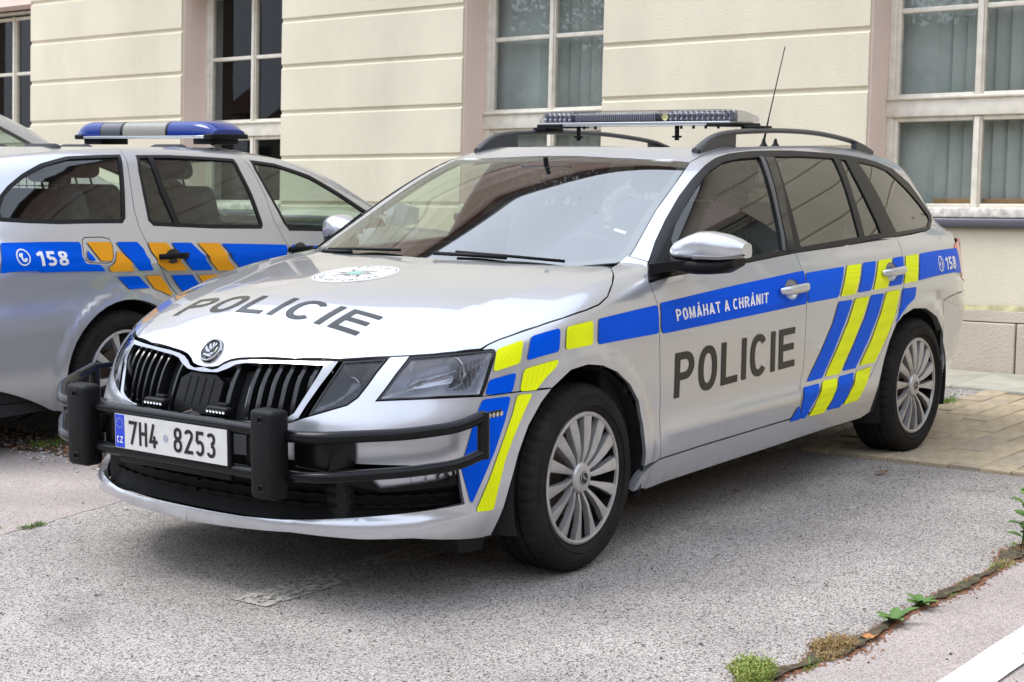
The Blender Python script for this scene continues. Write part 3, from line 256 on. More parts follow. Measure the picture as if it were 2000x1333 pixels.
# ------------------------------------------------------------------ materials
MATS={}
def mat(name,col,rough=.5,metal=0,coat=0,bump=None,spec=.5,var=None,alpha=None,coatr=.03,emit=None):
    """bump=(scale,strength,dist) var=(scale,amount)"""
    if name in MATS: return MATS[name]
    m=bpy.data.materials.new(name); m.use_nodes=True; t=m.node_tree; b=t.nodes['Principled BSDF']
    b.inputs['Base Color'].default_value=(*col,1); b.inputs['Roughness'].default_value=rough; b.inputs['Metallic'].default_value=metal
    b.inputs['Coat Weight'].default_value=coat; b.inputs['Coat Roughness'].default_value=coatr; b.inputs['Specular IOR Level'].default_value=spec
    tc=t.nodes.new('ShaderNodeTexCoord')
    if var:
        n=t.nodes.new('ShaderNodeTexNoise'); n.inputs['Scale'].default_value=var[0]; n.inputs['Detail'].default_value=5
        mr=t.nodes.new('ShaderNodeMapRange'); mr.inputs[1].default_value=.3; mr.inputs[2].default_value=.7; mr.inputs[3].default_value=1-var[1]; mr.inputs[4].default_value=1+var[1]
        mm=t.nodes.new('ShaderNodeVectorMath'); mm.operation='SCALE'; mm.inputs[0].default_value=col
        t.links.new(tc.outputs['Object'],n.inputs['Vector']); t.links.new(n.outputs[0],mr.inputs[0]); t.links.new(mr.outputs[0],mm.inputs['Scale']); t.links.new(mm.outputs[0],b.inputs['Base Color'])
    if bump:
        n=t.nodes.new('ShaderNodeTexNoise'); n.inputs['Scale'].default_value=bump[0]; n.inputs['Detail'].default_value=4
        bp=t.nodes.new('ShaderNodeBump'); bp.inputs['Strength'].default_value=bump[1]; bp.inputs['Distance'].default_value=bump[2]
        t.links.new(tc.outputs['Object'],n.inputs['Vector']); t.links.new(n.outputs[0],bp.inputs['Height']); t.links.new(bp.outputs[0],b.inputs['Normal'])
    MATS[name]=m; return m
def glassmat(name,tint,ior=1.5,rough=0.0,spec=1.0):
    if name in MATS: return MATS[name]
    m=bpy.data.materials.new(name); m.use_nodes=True; t=m.node_tree; t.nodes.clear()
    tr=t.nodes.new('ShaderNodeBsdfTransparent'); tr.inputs[0].default_value=(*tint,1)
    gl=t.nodes.new('ShaderNodeBsdfGlossy'); gl.inputs['Roughness'].default_value=rough; gl.inputs[0].default_value=(spec,spec,spec,1)
    fr=t.nodes.new('ShaderNodeFresnel'); fr.inputs[0].default_value=ior; ge=t.nodes.new('ShaderNodeNewGeometry'); mi=t.nodes.new('ShaderNodeMapRange'); mi.inputs[3].default_value=ior; mi.inputs[4].default_value=1/ior
    t.links.new(ge.outputs['Backfacing'],mi.inputs[0]); t.links.new(mi.outputs[0],fr.inputs[0])   # thin pane: same reflectance from both sides
    mx=t.nodes.new('ShaderNodeMixShader'); o=t.nodes.new('ShaderNodeOutputMaterial')
    t.links.new(fr.outputs[0],mx.inputs[0]); t.links.new(tr.outputs[0],mx.inputs[1]); t.links.new(gl.outputs[0],mx.inputs[2]); t.links.new(mx.outputs[0],o.inputs[0])
    MATS[name]=m; return m
def paintmat():
    m=mat('silver_paint',(.53,.545,.575),.28,.68,1.0,coatr=.015)
    t=m.node_tree;b=t.nodes['Principled BSDF']
    # dirt film near the ground on the lower body
    tc=t.nodes.new('ShaderNodeTexCoord'); sx=t.nodes.new('ShaderNodeSeparateXYZ'); n=t.nodes.new('ShaderNodeTexNoise'); n.inputs['Scale'].default_value=6; n.inputs['Detail'].default_value=8
    ma=t.nodes.new('ShaderNodeMath'); ma.operation='MULTIPLY_ADD'; ma.inputs[1].default_value=.22
    mr=t.nodes.new('ShaderNodeMapRange'); mr.inputs[1].default_value=.36; mr.inputs[2].default_value=.27; mr.inputs[3].default_value=0; mr.inputs[4].default_value=.75
    mx=t.nodes.new('ShaderNodeMix'); mx.data_type='RGBA'; mx.inputs[6].default_value=(.53,.545,.575,1); mx.inputs[7].default_value=(.23,.19,.155,1)
    g=t.nodes.new('ShaderNodeMath'); g.operation='MULTIPLY_ADD'; g.inputs[1].default_value=-.5; g.inputs[2].default_value=.68
    r=t.nodes.new('ShaderNodeMath'); r.operation='MULTIPLY_ADD'; r.inputs[1].default_value=.5; r.inputs[2].default_value=.28
    t.links.new(tc.outputs['Object'],sx.inputs[0]); t.links.new(tc.outputs['Object'],n.inputs['Vector'])
    t.links.new(n.outputs[0],ma.inputs[0]); t.links.new(sx.outputs[2],ma.inputs[2]); t.links.new(ma.outputs[0],mr.inputs[0])
    t.links.new(mr.outputs[0],mx.inputs[0]); t.links.new(mx.outputs[2],b.inputs['Base Color'])
    t.links.new(mr.outputs[0],g.inputs[0]); t.links.new(g.outputs[0],b.inputs['Metallic']); t.links.new(mr.outputs[0],r.inputs[0]); t.links.new(r.outputs[0],b.inputs['Roughness'])
    return m
def stickmat(name,col,cell=True,rough=.28):
    m=mat(name,col,rough,spec=.05); 
    if not cell: return m
    t=m.node_tree;b=t.nodes['Principled BSDF']; tc=t.nodes['Texture Coordinate'] if 'Texture Coordinate' in t.nodes else t.nodes.new('ShaderNodeTexCoord')
    v=t.nodes.new('ShaderNodeTexVoronoi'); v.inputs['Scale'].default_value=230; v.inputs['Randomness'].default_value=.15
    mp=t.nodes.new('ShaderNodeMapRange'); mp.inputs[1].default_value=.2; mp.inputs[2].default_value=.6; mp.inputs[3].default_value=1.10; mp.inputs[4].default_value=.92
    mm=t.nodes.new('ShaderNodeVectorMath'); mm.operation='SCALE'; mm.inputs[0].default_value=col
    t.links.new(tc.outputs['Object'],v.inputs['Vector']); t.links.new(v.outputs[0],mp.inputs[0]); t.links.new(mp.outputs[0],mm.inputs['Scale']); t.links.new(mm.outputs[0],b.inputs['Base Color'])
    return m
PAINT=paintmat()
BLACKP=mat('black_plastic',(.007,.007,.0075),.42,spec=.14,bump=(350,.25,.0004))
GLOSSB=mat('gloss_black',(.008,.008,.009),.06,spec=.5)
RUBBER=mat('tyre_rubber',(.0165,.0150,.0138),.8,spec=.16,bump=(60,.3,.001),var=(9,.35))
TRIM=mat('window_rubber',(.009,.009,.010),.4,spec=.22)
SHELL=mat('dark_liner',(.012,.012,.013),.9)
BULL=mat('powder_coated_steel',(.004,.0042,.0046),.25,spec=.24,bump=(90,.12,.0006))
CHROME=mat('chrome',(.38,.38,.40),.08,1)
DCHROME=mat('dark_metal',(.10,.10,.105),.3,1)
HUB=mat('wheel_cover_silver',(.42,.41,.40),.34,.45,.3,var=(30,.12),coatr=.2)
WHITE=mat('sticker_white',(.78,.78,.78),.4)
BLUE=stickmat('sticker_blue',(.0,.085,.66)); BLUE2=stickmat('sticker_blue_plain',(.0,.095,.66),False)
YEL=stickmat('sticker_yellow',(.80,.88,.012)); ORG=stickmat('sticker_orange',(.80,.34,.02),False)
LETB=mat('letter_black',(.010,.010,.0095),.22,spec=.35)
TEXT=mat('seat_fabric',(.030,.030,.033),.9,bump=(400,.3,.001))
LINER=mat('headliner',(.55,.55,.52),.9)
WSG=glassmat('windscreen_glass',(.78,.90,.82),3.1)
FSG=glassmat('side_glass',(.84,.93,.87),1.65)
DKG=glassmat('privacy_glass',(.05,.052,.048),2.1)
CLEARG=glassmat('clear_lens',(.93,.94,.95),1.4)
DOMEG=glassmat('dome_plastic',(.80,.80,.83),1.3,spec=.55)
# ------------------------------------------------------------------ panels cut from the body surface
r2=.70710678
PJ={'O':((0,-r2,-r2),(1,0,0),(0,-r2,r2),2.2),'S':((0,-1,0),(1,0,0),(0,0,1),1.6),'T':((0,0,-1),(1,0,0),(0,1,0),2.0),
    'C':((-r2,-r2,0),(-r2,r2,0),(0,0,1),2.6),'F':((-1,0,0),(0,1,0),(0,0,1),1.6),'Q':((r2,-r2,0),(r2,r2,0),(0,0,1),4.2)}
PJ={k:tuple(np.array(a,float) if i<3 else a for i,a in enumerate(v)) for k,v in PJ.items()}
def to2(pj,P):
    D,a,b,_=PJ[pj]; P=np.asarray(P,float); return np.stack([P@a,P@b],1)
def liftp(pj,uv,f,n=30):
    D,a,b,Ls=PJ[pj]; P=uv[:,:1]*a+uv[:,1:]*b-D*Ls
    return lift(f,P,D,Ls*.3 if pj!='Q' else 0,Ls+.25,n,15)
def grad(f,P,e=.0015):
    x,y,z=P[:,0],P[:,1],P[:,2]
    g=np.stack([f(x+e,y,z)-f(x-e,y,z),f(x,y+e,z)-f(x,y-e,z),f(x,y,z+e)-f(x,y,z-e)],1)
    return -g/np.maximum(np.linalg.norm(g,axis=1),1e-9)[:,None]
def inside(pts,loops):
    c=np.zeros(len(pts),bool)
    for lp in loops:
        x1,y1=lp[:,0],lp[:,1]; x2,y2=np.roll(x1,-1),np.roll(y1,-1)
        for i in range(len(lp)):
            m=((y1[i]>pts[:,1])!=(y2[i]>pts[:,1]))
            if m.any():
                xi=(x2[i]-x1[i])*(pts[:,1]-y1[i])/(y2[i]-y1[i]+1e-15)+x1[i]; c^=(m&(pts[:,0]<xi))
    return c
def dens(lp,h):
    out=[]
    for i in range(len(lp)):
        a=lp[i];b=lp[(i+1)%len(lp)];n=max(1,int(math.ceil(np.linalg.norm(b-a)/h)))
        for k in range(n): out.append(a+(b-a)*k/n)
    return np.array(out)
def area2(lp): x,y=lp[:,0],lp[:,1]; return .5*np.sum(x*np.roll(y,-1)-y*np.roll(x,-1))
def inset(lp,g,keep=None):
    if area2(lp)<0: lp=lp[::-1]; keep=None if keep is None else keep[::-1]
    n=len(lp); out=lp.copy()
    for i in range(n):
        a=lp[i]-lp[i-1];b=lp[(i+1)%n]-lp[i]
        na=np.linalg.norm(a);nb=np.linalg.norm(b)
        if na<1e-9 or nb<1e-9: continue
        A=np.array([-a[1],a[0]])/na;Bq=np.array([-b[1],b[0]])/nb; m=A+Bq; d=m@m
        if d<.2: d=.2
        k=1 if keep is None or not keep[i] else 0
        out[i]=lp[i]+m*(2*g/d)*k
    return out
def dedupe(lp,e=1e-4):
    o=[lp[0]]
    for p in lp[1:]:
        if np.linalg.norm(p-o[-1])>e: o.append(p)
    if np.linalg.norm(o[0]-o[-1])<e: o.pop()
    return np.array(o)
def rcorner(lp,r=.010,n=3):
    """round the sharp corners of an outline, leave gentle bends alone"""
    out=[]
    for i in range(len(lp)):
        a=lp[i-1]-lp[i];b=lp[(i+1)%len(lp)]-lp[i];la=np.linalg.norm(a);lb=np.linalg.norm(b);c=(a@b)/(la*lb+1e-12)
        if c<-.80: out.append(lp[i]); continue
        d=min(r,la*.4,lb*.4);A=lp[i]+a/la*d;Bq=lp[i]+b/lb*d
        for k in range(n+1): t=k/n; out.append(A*(1-t)**2+lp[i]*2*t*(1-t)+Bq*t*t)
    return np.array(out)
def rchaikin(lp,it=1):
    for _ in range(it):
        q=[]
        for i in range(len(lp)):
            a=lp[i];b=lp[(i+1)%len(lp)]; q+= [a*.85+b*.15,a*.15+b*.85]
        lp=np.array(q)
    return lp
def cdt(loops,grid,edge,cuts=()):
    n0=len(loops); L2=[dens(dedupe(l),edge) for l in list(loops)+list(cuts)]
    allp=np.concatenate(L2); E=[];k=0
    for l in L2:
        n=len(l); E+=[(k+i,k+(i+1)%n) for i in range(n)]; k+=n
    lo=allp.min(0);hi=allp.max(0)
    if grid:
        gx=np.arange(lo[0]+grid*.5,hi[0],grid); gy=np.arange(lo[1]+grid*.5,hi[1],grid*.866)
        X,Y=np.meshgrid(gx,gy); X=X+((np.arange(len(gy))%2)*grid*.5)[:,None]; G=np.stack([X.ravel(),Y.ravel()],1)
        G=G[inside(G,L2[:n0])] if len(G) else G
        if len(G):
            keep=np.ones(len(G),bool)
            for i in range(0,len(allp),400):
                d=((G[:,None]-allp[None,i:i+400])**2).sum(2).min(1); keep&=d>(grid*.45)**2
            G=G[keep]; allp=np.concatenate([allp,G])
    vo,eo,fo,_,_,_=delaunay_2d_cdt([Vector(p) for p in allp],E,[],0,1e-7)
    Vv=np.array([tuple(v) for v in vo]); F=np.array([tuple(f) for f in fo if len(f)==3])
    cen=Vv[F].mean(1); ok=inside(cen,L2[:n0])
    for c_ in L2[n0:]: ok&=~inside(cen,[c_])
    F=F[ok]
    used=np.unique(F); mp=-np.ones(len(Vv),int); mp[used]=np.arange(len(used))
    return Vv[used],mp[F]
def panel(name,pj,P,mt,parent,f,holes=(),cuts=(),gap=.0018,off=0.,thick=.014,grid=.028,edge=.02,mirror=False,is2d=False,offfn=None,center=False,label=None,kind=None,rim=None):
    """a sheet following the body surface f, outlined by the 3d points P seen along projector pj"""
    A=np.asarray(P,float); lp=A if is2d else to2(pj,A)
    if not is2d: lp=lp
    keep=None
    lp=dedupe(lp)
    if area2(lp)<0: lp=lp[::-1]
    if gap:
        if center:
            D,a,b,_=PJ[pj]
            # points on the car's centre plane stay put
            yy=np.array([min(np.abs(A[:,1])[np.argmin(((to2(pj,A)-q)**2).sum(1))],1) for q in lp]); keep=yy<.004
        lp=inset(lp,gap,keep)
    loops=[lp]+[dedupe(np.asarray(h) if is2d else (to2(pj,h) if np.asarray(h).shape[1]==3 else np.asarray(h))) for h in holes]
    cuts=[dedupe(to2(pj,h)) for h in cuts]
    U,F=cdt(loops,grid,edge,cuts)
    S=liftp(pj,U,f); ok=~np.isnan(S[:,0])
    if not ok.all():
        F=F[ok[F].all(1)]; used=np.unique(F); mp=-np.ones(len(S),int); mp[used]=np.arange(len(used)); S=S[used];U=U[used];F=mp[F]
    N=grad(f,S)
    if offfn is not None: S=S+N*offfn(U,S)[:,None]
    S=S+N*off
    fn=np.cross(S[F[:,1]]-S[F[:,0]],S[F[:,2]]-S[F[:,0]]); 
    if (fn*N[F[:,0]]).sum(1).mean()<0: F=F[:,::-1]
    V=[S];VN=[N];FF=[tuple(t) for t in F]
    if offfn is not None:
        acc=np.zeros_like(S); fn=np.cross(S[F[:,1]]-S[F[:,0]],S[F[:,2]]-S[F[:,0]])
        for k in range(3): np.add.at(acc,F[:,k],fn)
        VN=[acc/np.maximum(np.linalg.norm(acc,axis=1),1e-9)[:,None]]
    if thick:
        cnt={}
        for t in F:
            for i in range(3):
                e=(int(t[i]),int(t[(i+1)%3])); cnt[e]=cnt.get(e,0)+1
        be=[e for e in cnt if (e[1],e[0]) not in cnt]
        base=len(S); k=0; add=[];an=[]
        for a,b in be:
            if abs(S[a][1])<.004 and abs(S[b][1])<.004: continue
            pa,pb=S[a],S[b]; qa=pa-N[a]*thick; qb=pb-N[b]*thick
            n=np.cross(qa-pa,pb-pa); n/=max(np.linalg.norm(n),1e-9)
            add+= [pa,qa,qb,pb]; an+=[n]*4; FF.append((base+k,base+k+1,base+k+2,base+k+3)); k+=4
        if add: V.append(np.array(add)); VN.append(np.array(an))
    V=np.concatenate(V);VN=np.concatenate(VN)
    if mirror:
        V=V*[1,-1,1];VN=VN*[1,-1,1];FF=[t[::-1] for t in FF]
    return mesh(name,V,FF,mt,parent,vn=VN,label=label,kind=kind)
# ------------------------------------------------------------------ lettering from strokes
def sell(cx,cy,rx,ry,a0=0,a1=360,n=36,p=2.3):
    o=[]
    for i in range(n+1):
        t=math.radians(a0+(a1-a0)*i/n); c,s=math.cos(t),math.sin(t)
        o.append((cx+rx*math.copysign(abs(c)**(2/p),c),cy+ry*math.copysign(abs(s)**(2/p),s)))
    return o
def stroke(P,t):
    P=[np.array(p,float) for p in P]; L_=[];R_=[]
    for i in range(len(P)):
        a=P[i]-P[i-1] if i else P[1]-P[0]; b=P[i+1]-P[i] if i<len(P)-1 else a
        a=a/np.linalg.norm(a);b=b/np.linalg.norm(b); na=np.array([-a[1],a[0]]);nb=np.array([-b[1],b[0]]); m=na+nb; d=max(m@m,.5)
        m=m*2/d; L_.append(P[i]+m*t/2);R_.append(P[i]-m*t/2)
    return np.array(L_+R_[::-1])
def glyph(ch,W,t):
    h=t/2; S=[]; ring=[]
    st=lambda *P:S.append(stroke(P,t)); 
    def arc(*a,**k): S.append(stroke(sell(*a,**k),t))
    if ch in 'ÁČ': base={'Á':'A','Č':'C'}[ch]; S2,w=glyph(base,W,t); 
    if ch=='Á': S2.append(stroke([(W*.48,1.08),(W*.66,1.27)],t*.8)); return S2,w
    if ch=='Č': S2.append(stroke([(W*.3,1.25),(W*.5,1.1),(W*.7,1.25)],t*.6)); return S2,w
    if ch=='I': st((h,0),(h,1)); return S,t
    if ch=='1': st((W*.6,0),(W*.6,1)); st((W*.6,1-h*.6),(W*.1,.74)); return S,W*.6+h
    if ch=='L': st((h,1),(h,h),(W*.92,h)); return S,W*.92
    if ch=='E': st((W,1-h),(h,1-h),(h,h),(W,h)); st((h,.52),(W*.93,.52)); return S,W
    if ch=='H': st((h,0),(h,1)); st((W-h,0),(W-h,1)); st((h,.52),(W-h,.52)); return S,W
    if ch=='T': st((W/2,0),(W/2,1)); st((0,1-h),(W,1-h)); return S,W
    if ch=='N': st((h,0),(h,1)); st((W-h,0),(W-h,1)); st((h*1.1,1),(W-h*1.1,0)); return S,W
    if ch=='M': w=W*1.2; st((h,0),(h,1)); st((w-h,0),(w-h,1)); st((h*1.2,1),(w/2,.1),(w-h*1.2,1)); return S,w
    if ch=='A': w=W*1.05; st((h*.9,0),(w/2,1.0)) ; st((w-h*.9,0),(w/2,1.0)); st((w*.24,.27),(w*.76,.27)); return S,w
    if ch=='Z': st((0,1-h),(W-h*.8,1-h),(h*.8,h),(W,h)); return S,W
    if ch=='7': st((0,1-h),(W-h*.8,1-h),(W*.30,0)); return S,W
    if ch=='4': st((W*.62,0),(W*.62,.5)); st((W*.55,1),(h*.9,.26),(W,.26)); return S,W
    if ch=='K': st((h,0),(h,1)); st((W,1),(h*1.5,.42)); st((W*.42,.55),(W,0)); return S,W
    if ch=='U': S.append(stroke([(h,1)]+sell(W/2,W/2,W/2-h,W/2-h,180,360)+[(W-h,1)],t)); return S,W
    bow=lambda y0,y1,x1:[(h,y1)]+[(x1-(y1-y0)/2+(y1-y0)/2*math.cos(math.radians(a)),(y0+y1)/2+(y1-y0)/2*math.sin(math.radians(a))) for a in range(90,-91,-12)]+[(h,y0)]
    if ch=='P': st((h,0),(h,1)); S.append(stroke(bow(.46,1-h,W-h),t)); return S,W
    if ch=='R': st((h,0),(h,1)); S.append(stroke(bow(.48,1-h,W-h),t)); st((W*.52,.48),(W-h*.6,0)); return S,W
    if ch=='B': st((h,0),(h,1)); S.append(stroke(bow(.53,1-h,W-h),t)); S.append(stroke(bow(h,.53,W-h),t)); return S,W
    if ch in 'O0': S.append(('ring',np.array(sell(W/2,.5,W/2,.515)[:-1]),np.array(sell(W/2,.5,W/2-t,.515-t)[:-1]))); return S,W
    if ch=='C': arc(W/2,.5,W/2-h,.515-h,42,318); return S,W
    if ch=='8': S.append(('ring',np.array(sell(W/2,.27,W/2,.28)[:-1]),np.array(sell(W/2,.27,W/2-t,.28-t*.92)[:-1]))); S.append(('ring',np.array(sell(W/2,.75,W*.46,.26)[:-1]),np.array(sell(W/2,.75,W*.46-t,.26-t*.92)[:-1]))); return S,W
    if ch=='3': arc(W/2,.74,W/2-h*1.1,.26-h,155,-90); arc(W/2,.27,W/2-h,.28-h,90,-160); return S,W
    if ch=='2': S.append(stroke(sell(W/2,1-W/2,W/2-h,W/2-h,165,-20)+[(h*1.1,h),(W,h)],t)); return S,W
    if ch=='5': S.append(stroke([(W*.94,1-h),(h*1.6,1-h),(h*1.2,.55)],t)); arc(W/2,.31,W/2-h,.32-h,140,-150); return S,W
    if ch=='S': S.append(stroke(sell(W/2,.75,W/2-h,.26-h,30,250)+sell(W/2,.26,W/2-h,.27-h,70,-150)[2:],t)); return S,W
    return S,W*.6
def word(txt,W,t,sp):
    """returns list of (verts, faces) per letter, x advancing, cap height 1"""
    x=0;out=[]
    for ch in txt:
        if ch==' ': x+=W*.55; continue
        S,w=glyph(ch,W,t); loops=[];
        polys=[s for s in S if not isinstance(s,tuple)]; rings=[s for s in S if isinstance(s,tuple)]
        allp=[];E=[];k=0
        for lp in polys+[q for r_ in rings for q in r_[1:]]:
            lp=dens(lp,.3); allp+=list(lp);n=len(lp);E+=[(k+i,k+(i+1)%n) for i in range(n)];k+=n
        vo,eo,fo,_,_,_=delaunay_2d_cdt([Vector(p) for p in allp],E,[],0,1e-6)
        V=np.array([tuple(v) for v in vo]);F=np.array([tuple(f) for f in fo if len(f)==3]);cen=V[F].mean(1);m=np.zeros(len(F),bool)
        for lp in polys: m|=inside(cen,[lp])
        for r_ in rings: m|=inside(cen,[r_[1]])&~inside(cen,[r_[2]])
        F=F[m];V=V+[x,0];out.append((V,F));x+=w+sp
    return out,x-sp
def letters(name,txt,W,t,sp,mapfn,mt,parent,shear=0,one=True,label=None):
    """mapfn(array of (u,v) with u 0..1 along the word, v 0..1 cap height) -> 3d points"""
    wl,tot=word(txt,W,t,sp); b=B()
    for V,F in wl:
        uv=np.stack([(V[:,0]+shear*V[:,1])/tot,V[:,1]],1); P=mapfn(uv); b.add(P.tolist(),F.tolist())
    return b.build(name,mt,parent,label=label)
# ------------------------------------------------------------------ building
def plaster(name,col,streak=.10,bump=.25):
    m=mat(name,col,.9,spec=.2); t=m.node_tree;b=t.nodes['Principled BSDF']; tc=t.nodes.new('ShaderNodeTexCoord')
    n=t.nodes.new('ShaderNodeTexNoise'); n.inputs['Scale'].default_value=1.1; n.inputs['Detail'].default_value=9; n.inputs['Roughness'].default_value=.62
    mp=t.nodes.new('ShaderNodeMapping'); mp.inputs['Scale'].default_value=(1,1,.45)
    mr=t.nodes.new('ShaderNodeMapRange'); mr.inputs[1].default_value=.3; mr.inputs[2].default_value=.7; mr.inputs[3].default_value=1-streak; mr.inputs[4].default_value=1+streak*.6
    mm=t.nodes.new('ShaderNodeVectorMath'); mm.operation='SCALE'; mm.inputs[0].default_value=col
    n2=t.nodes.new('ShaderNodeTexNoise'); n2.inputs['Scale'].default_value=70; n2.inputs['Detail'].default_value=8; bp=t.nodes.new('ShaderNodeBump'); bp.inputs['Strength'].default_value=bump; bp.inputs['Distance'].default_value=.006
    l=t.links.new; l(tc.outputs['Object'],mp.inputs[0]); l(mp.outputs[0],n.inputs['Vector']); l(n.outputs[0],mr.inputs[0]); l(mr.outputs[0],mm.inputs['Scale']); l(mm.outputs[0],b.inputs['Base Color'])
    l(tc.outputs['Object'],n2.inputs['Vector']); l(n2.outputs[0],bp.inputs['Height']); l(bp.outputs[0],b.inputs['Normal']); return m
def building():
    bd=empty('building','cream plastered building with grooved walls and white wooden windows behind the cars','building')
    WALL=plaster('cream_plaster',(.68,.618,.475),.13,.4); PINK=plaster('pink_plaster',(.80,.655,.57)); GRV=plaster('groove_plaster',(.64,.56,.42)); PLI=plaster('plinth_plaster',(.56,.485,.39),.28,.8)
    FR=mat('window_paint',(.70,.655,.55),.45,var=(14,.10),bump=(60,.25,.0015)); OLD=mat('weathered_paint',(.66,.61,.53),.6,var=(22,.35),bump=(40,.5,.003))
    PANE=glassmat('window_pane',(.86,.89,.88),1.6); PANE2=glassmat('low_reflection_pane',(.86,.89,.88),1.3); DARK=mat('room_dark',(.03,.03,.03),.9); INN=mat('inner_reveal',(.45,.47,.44),.8); BLND=mat('blind_fabric',(.40,.43,.395),.8,var=(3,.12))  # second pane glass mirrors less, imitating dark reflections in the left windows
    y_={}
    wins=[(-14.1,-12.78),(-10.80,-9.50),(-7.31,-6.04),(-4.06,-2.74),(-.648,.65),(2.75,4.05),(6.1,7.4)]
    ZT=2.96; H_=6.6; D=.30
    edges=[-16.5]+[e for w in wins for e in w]+[10.5]
    piers=[(edges[i],edges[i+1]) for i in range(0,len(edges),2)]
    courses=[.40+.0,.647,1.032,1.417,1.802,2.190,2.577,2.962,3.347,3.732,4.117,4.50,4.885,5.27,5.655,6.04]
    g=.0145; ch=.014
    def block(u0,u1,v0,v1,l=True,r=True):
        # block face with chamfered top and bottom edges
        b=B(); x0,x1=-.22,0.0
        prof=[(x0,v0+.002),(x1-.017,v0+.002),(x1-.015,v0+g-.004),(x1-.0,v0+g+ch*.6),(x1,v1-g-ch*.6),(x1-.015,v1-g+.004),(x1-.017,v1-.002),(x0,v1-.002)]
        V=[(x,u,v) for u in (u0,u1) for x,v in prof]; n=len(prof)
        F=[tuple(range(n)),tuple(range(n,2*n))[::-1]]+[(i,i+n,(i+1)%n+n,(i+1)%n) for i in range(n)]
        b.add(V,F); return b.build('wall_course',WALL,bd)
    for (a,c) in piers:
        for i in range(len(courses)-1): block(a,c,courses[i],courses[i+1])
        b=B(); b.box(-.30,-.017,a+.003,c-.003,.0,6.6); b.build('wall_core',GRV,bd)
    for (a,c) in wins:
        b=B(); b.box(-.30,-.004,a,c,.36,.905); b.build('wall_panel',WALL,bd)
        b=B(); b.box(-.22,-.001,a,c,ZT,3.34); b.build('lintel',PINK,bd)
        for i in range(8,len(courses)-1): block(a,c,courses[i],courses[i+1])
        for (u,dz) in ((a,1),(c,-1)):
            b=B(); b.box(-D-.02,-.026,min(u,u+dz*.012),max(u,u+dz*.012),.905,ZT); b.build('window_reveal',PINK,bd)
    # long cornice and eaves
    b=B(); b.loft([[(x,u,v) for x,v in ((-.2,6.04),(.05,6.04),(.06,6.2),(.16,6.3),(.18,6.42),(.42,6.52),(.46,6.66),(-.2,6.66))] for u in (-16.5,10.5)]); b.build('cornice',PINK,bd)
    b=B(); b.loft([[(x,u,v) for x,v in ((.55,6.66),(.58,6.74),(-6,9.8),(-6,9.7))] for u in (-16.6,10.6)]); b.build('roof',mat('roof_tiles',(.16,.07,.05),.8,var=(12,.3)),bd)
    b=B(); b.tube([(.62,-16.6,6.70),(.62,10.6,6.70)],.07,10); b.build('gutter',DCHROME,bd,smooth=True)
    # plinth of stone blocks
    rnd=random.Random(3); u=-16.5
    while u<10.5:
        w=rnd.choice((.62,.78,.95,1.1)); w=min(w,10.5-u)
        b=B(); b.box(-.2,.030+rnd.uniform(-.003,.004),u+.004,u+w-.004,-.05,.316,.008); b.build('stone',PLI,bd); u+=w
    b=B(); b.box(-.2,.018,-16.5,10.5,.322,.392,.004); b.build('plinth_band',PLI,bd)
    b=B(); 
    us=np.arange(-16.5,10.5,.06); top=[(.004+.004*rnd.random(),x,.418+.010*rnd.random()) for x in us]
    for i in range(len(us)-1): b.add([(.004,us[i],.394),(.004,us[i+1],.394),top[i+1],top[i]],[(0,1,2,3)])
    b.build('paint_edge',mat('old_yellow_paint',(.62,.57,.32),.8,var=(9,.3)),bd)
    # windows
    for k,(a,c) in enumerate(wins):
        w=empty('window'); w.parent=bd; x=-D
        def bar(nm,u0,u1,v0,v1,xa,xb,m=FR,bev=.006,par=w): b=B(); b.box(xa,xb,u0,u1,v0,v1,bev); return b.build(nm,m,par,smooth='auto')
        mid=(a+c)/2-.012
        f0=bar('frame',a+.012,a+.060,1.03,2.93,x-.05,x+.02); bar('frame',c-.060,c-.012,1.03,2.93,x-.05,x+.02)
        bar('frame',a+.012,c-.012,2.93,ZT,x-.05,x+.02)
        bar('transom',a+.012,c-.012,1.635,1.752,x-.05,x+.035); bar('transom_lip',a+.020,c-.020,1.745,1.768,x-.05,x+.055,bev=.008)
        for (v0,v1) in ((1.055,1.615),(1.775,2.885)):
            for (u0,u1) in ((a+.058,mid),(mid,c-.058)):
                for nm,q in (('sash_stile',(u0,u0+.030,v0-.02,v1+.02)),('sash_stile',(u1-.030,u1,v0-.02,v1+.02)),('sash_rail',(u0+.031,u1-.031,v0-.022,v0+.012)),('sash_rail',(u0+.031,u1-.031,v1-.010,v1+.022))): bar(nm,*q,x-.042,x+.008)
                if v0>1.5: bar('glazing_bar',u0+.031,u1-.031,2.318,2.352,x-.036,x+.004)
                for (p0,p1) in (((v0,v1),) if v0<1.5 else ((v0,2.318),(2.352,v1))):
                    t=rnd.uniform(-.004,.004); t2=rnd.uniform(-.003,.003)
                    V=[(x-.02-t-t2,u0+.028,p0),(x-.02+t-t2,u1-.028,p0),(x-.02+t+t2,u1-.028,p1),(x-.02-t+t2,u0+.028,p1)]; mesh('pane',V,[(0,1,2,3)],PANE if k>2 else PANE2,w)
        bar('sash_cover',mid-.018,mid+.018,1.035,1.63,x,x+.022); bar('sash_cover',mid-.018,mid+.018,1.77,2.91,x,x+.022)
        bar('sill',a+.002,c-.002,.968,1.034,x-.05,.012,OLD,.010); bar('sill_flashing',a-.02,c+.02,.906,.966,x,.050,mat('sill_metal',(.12,.115,.13),.45,.6),.012)
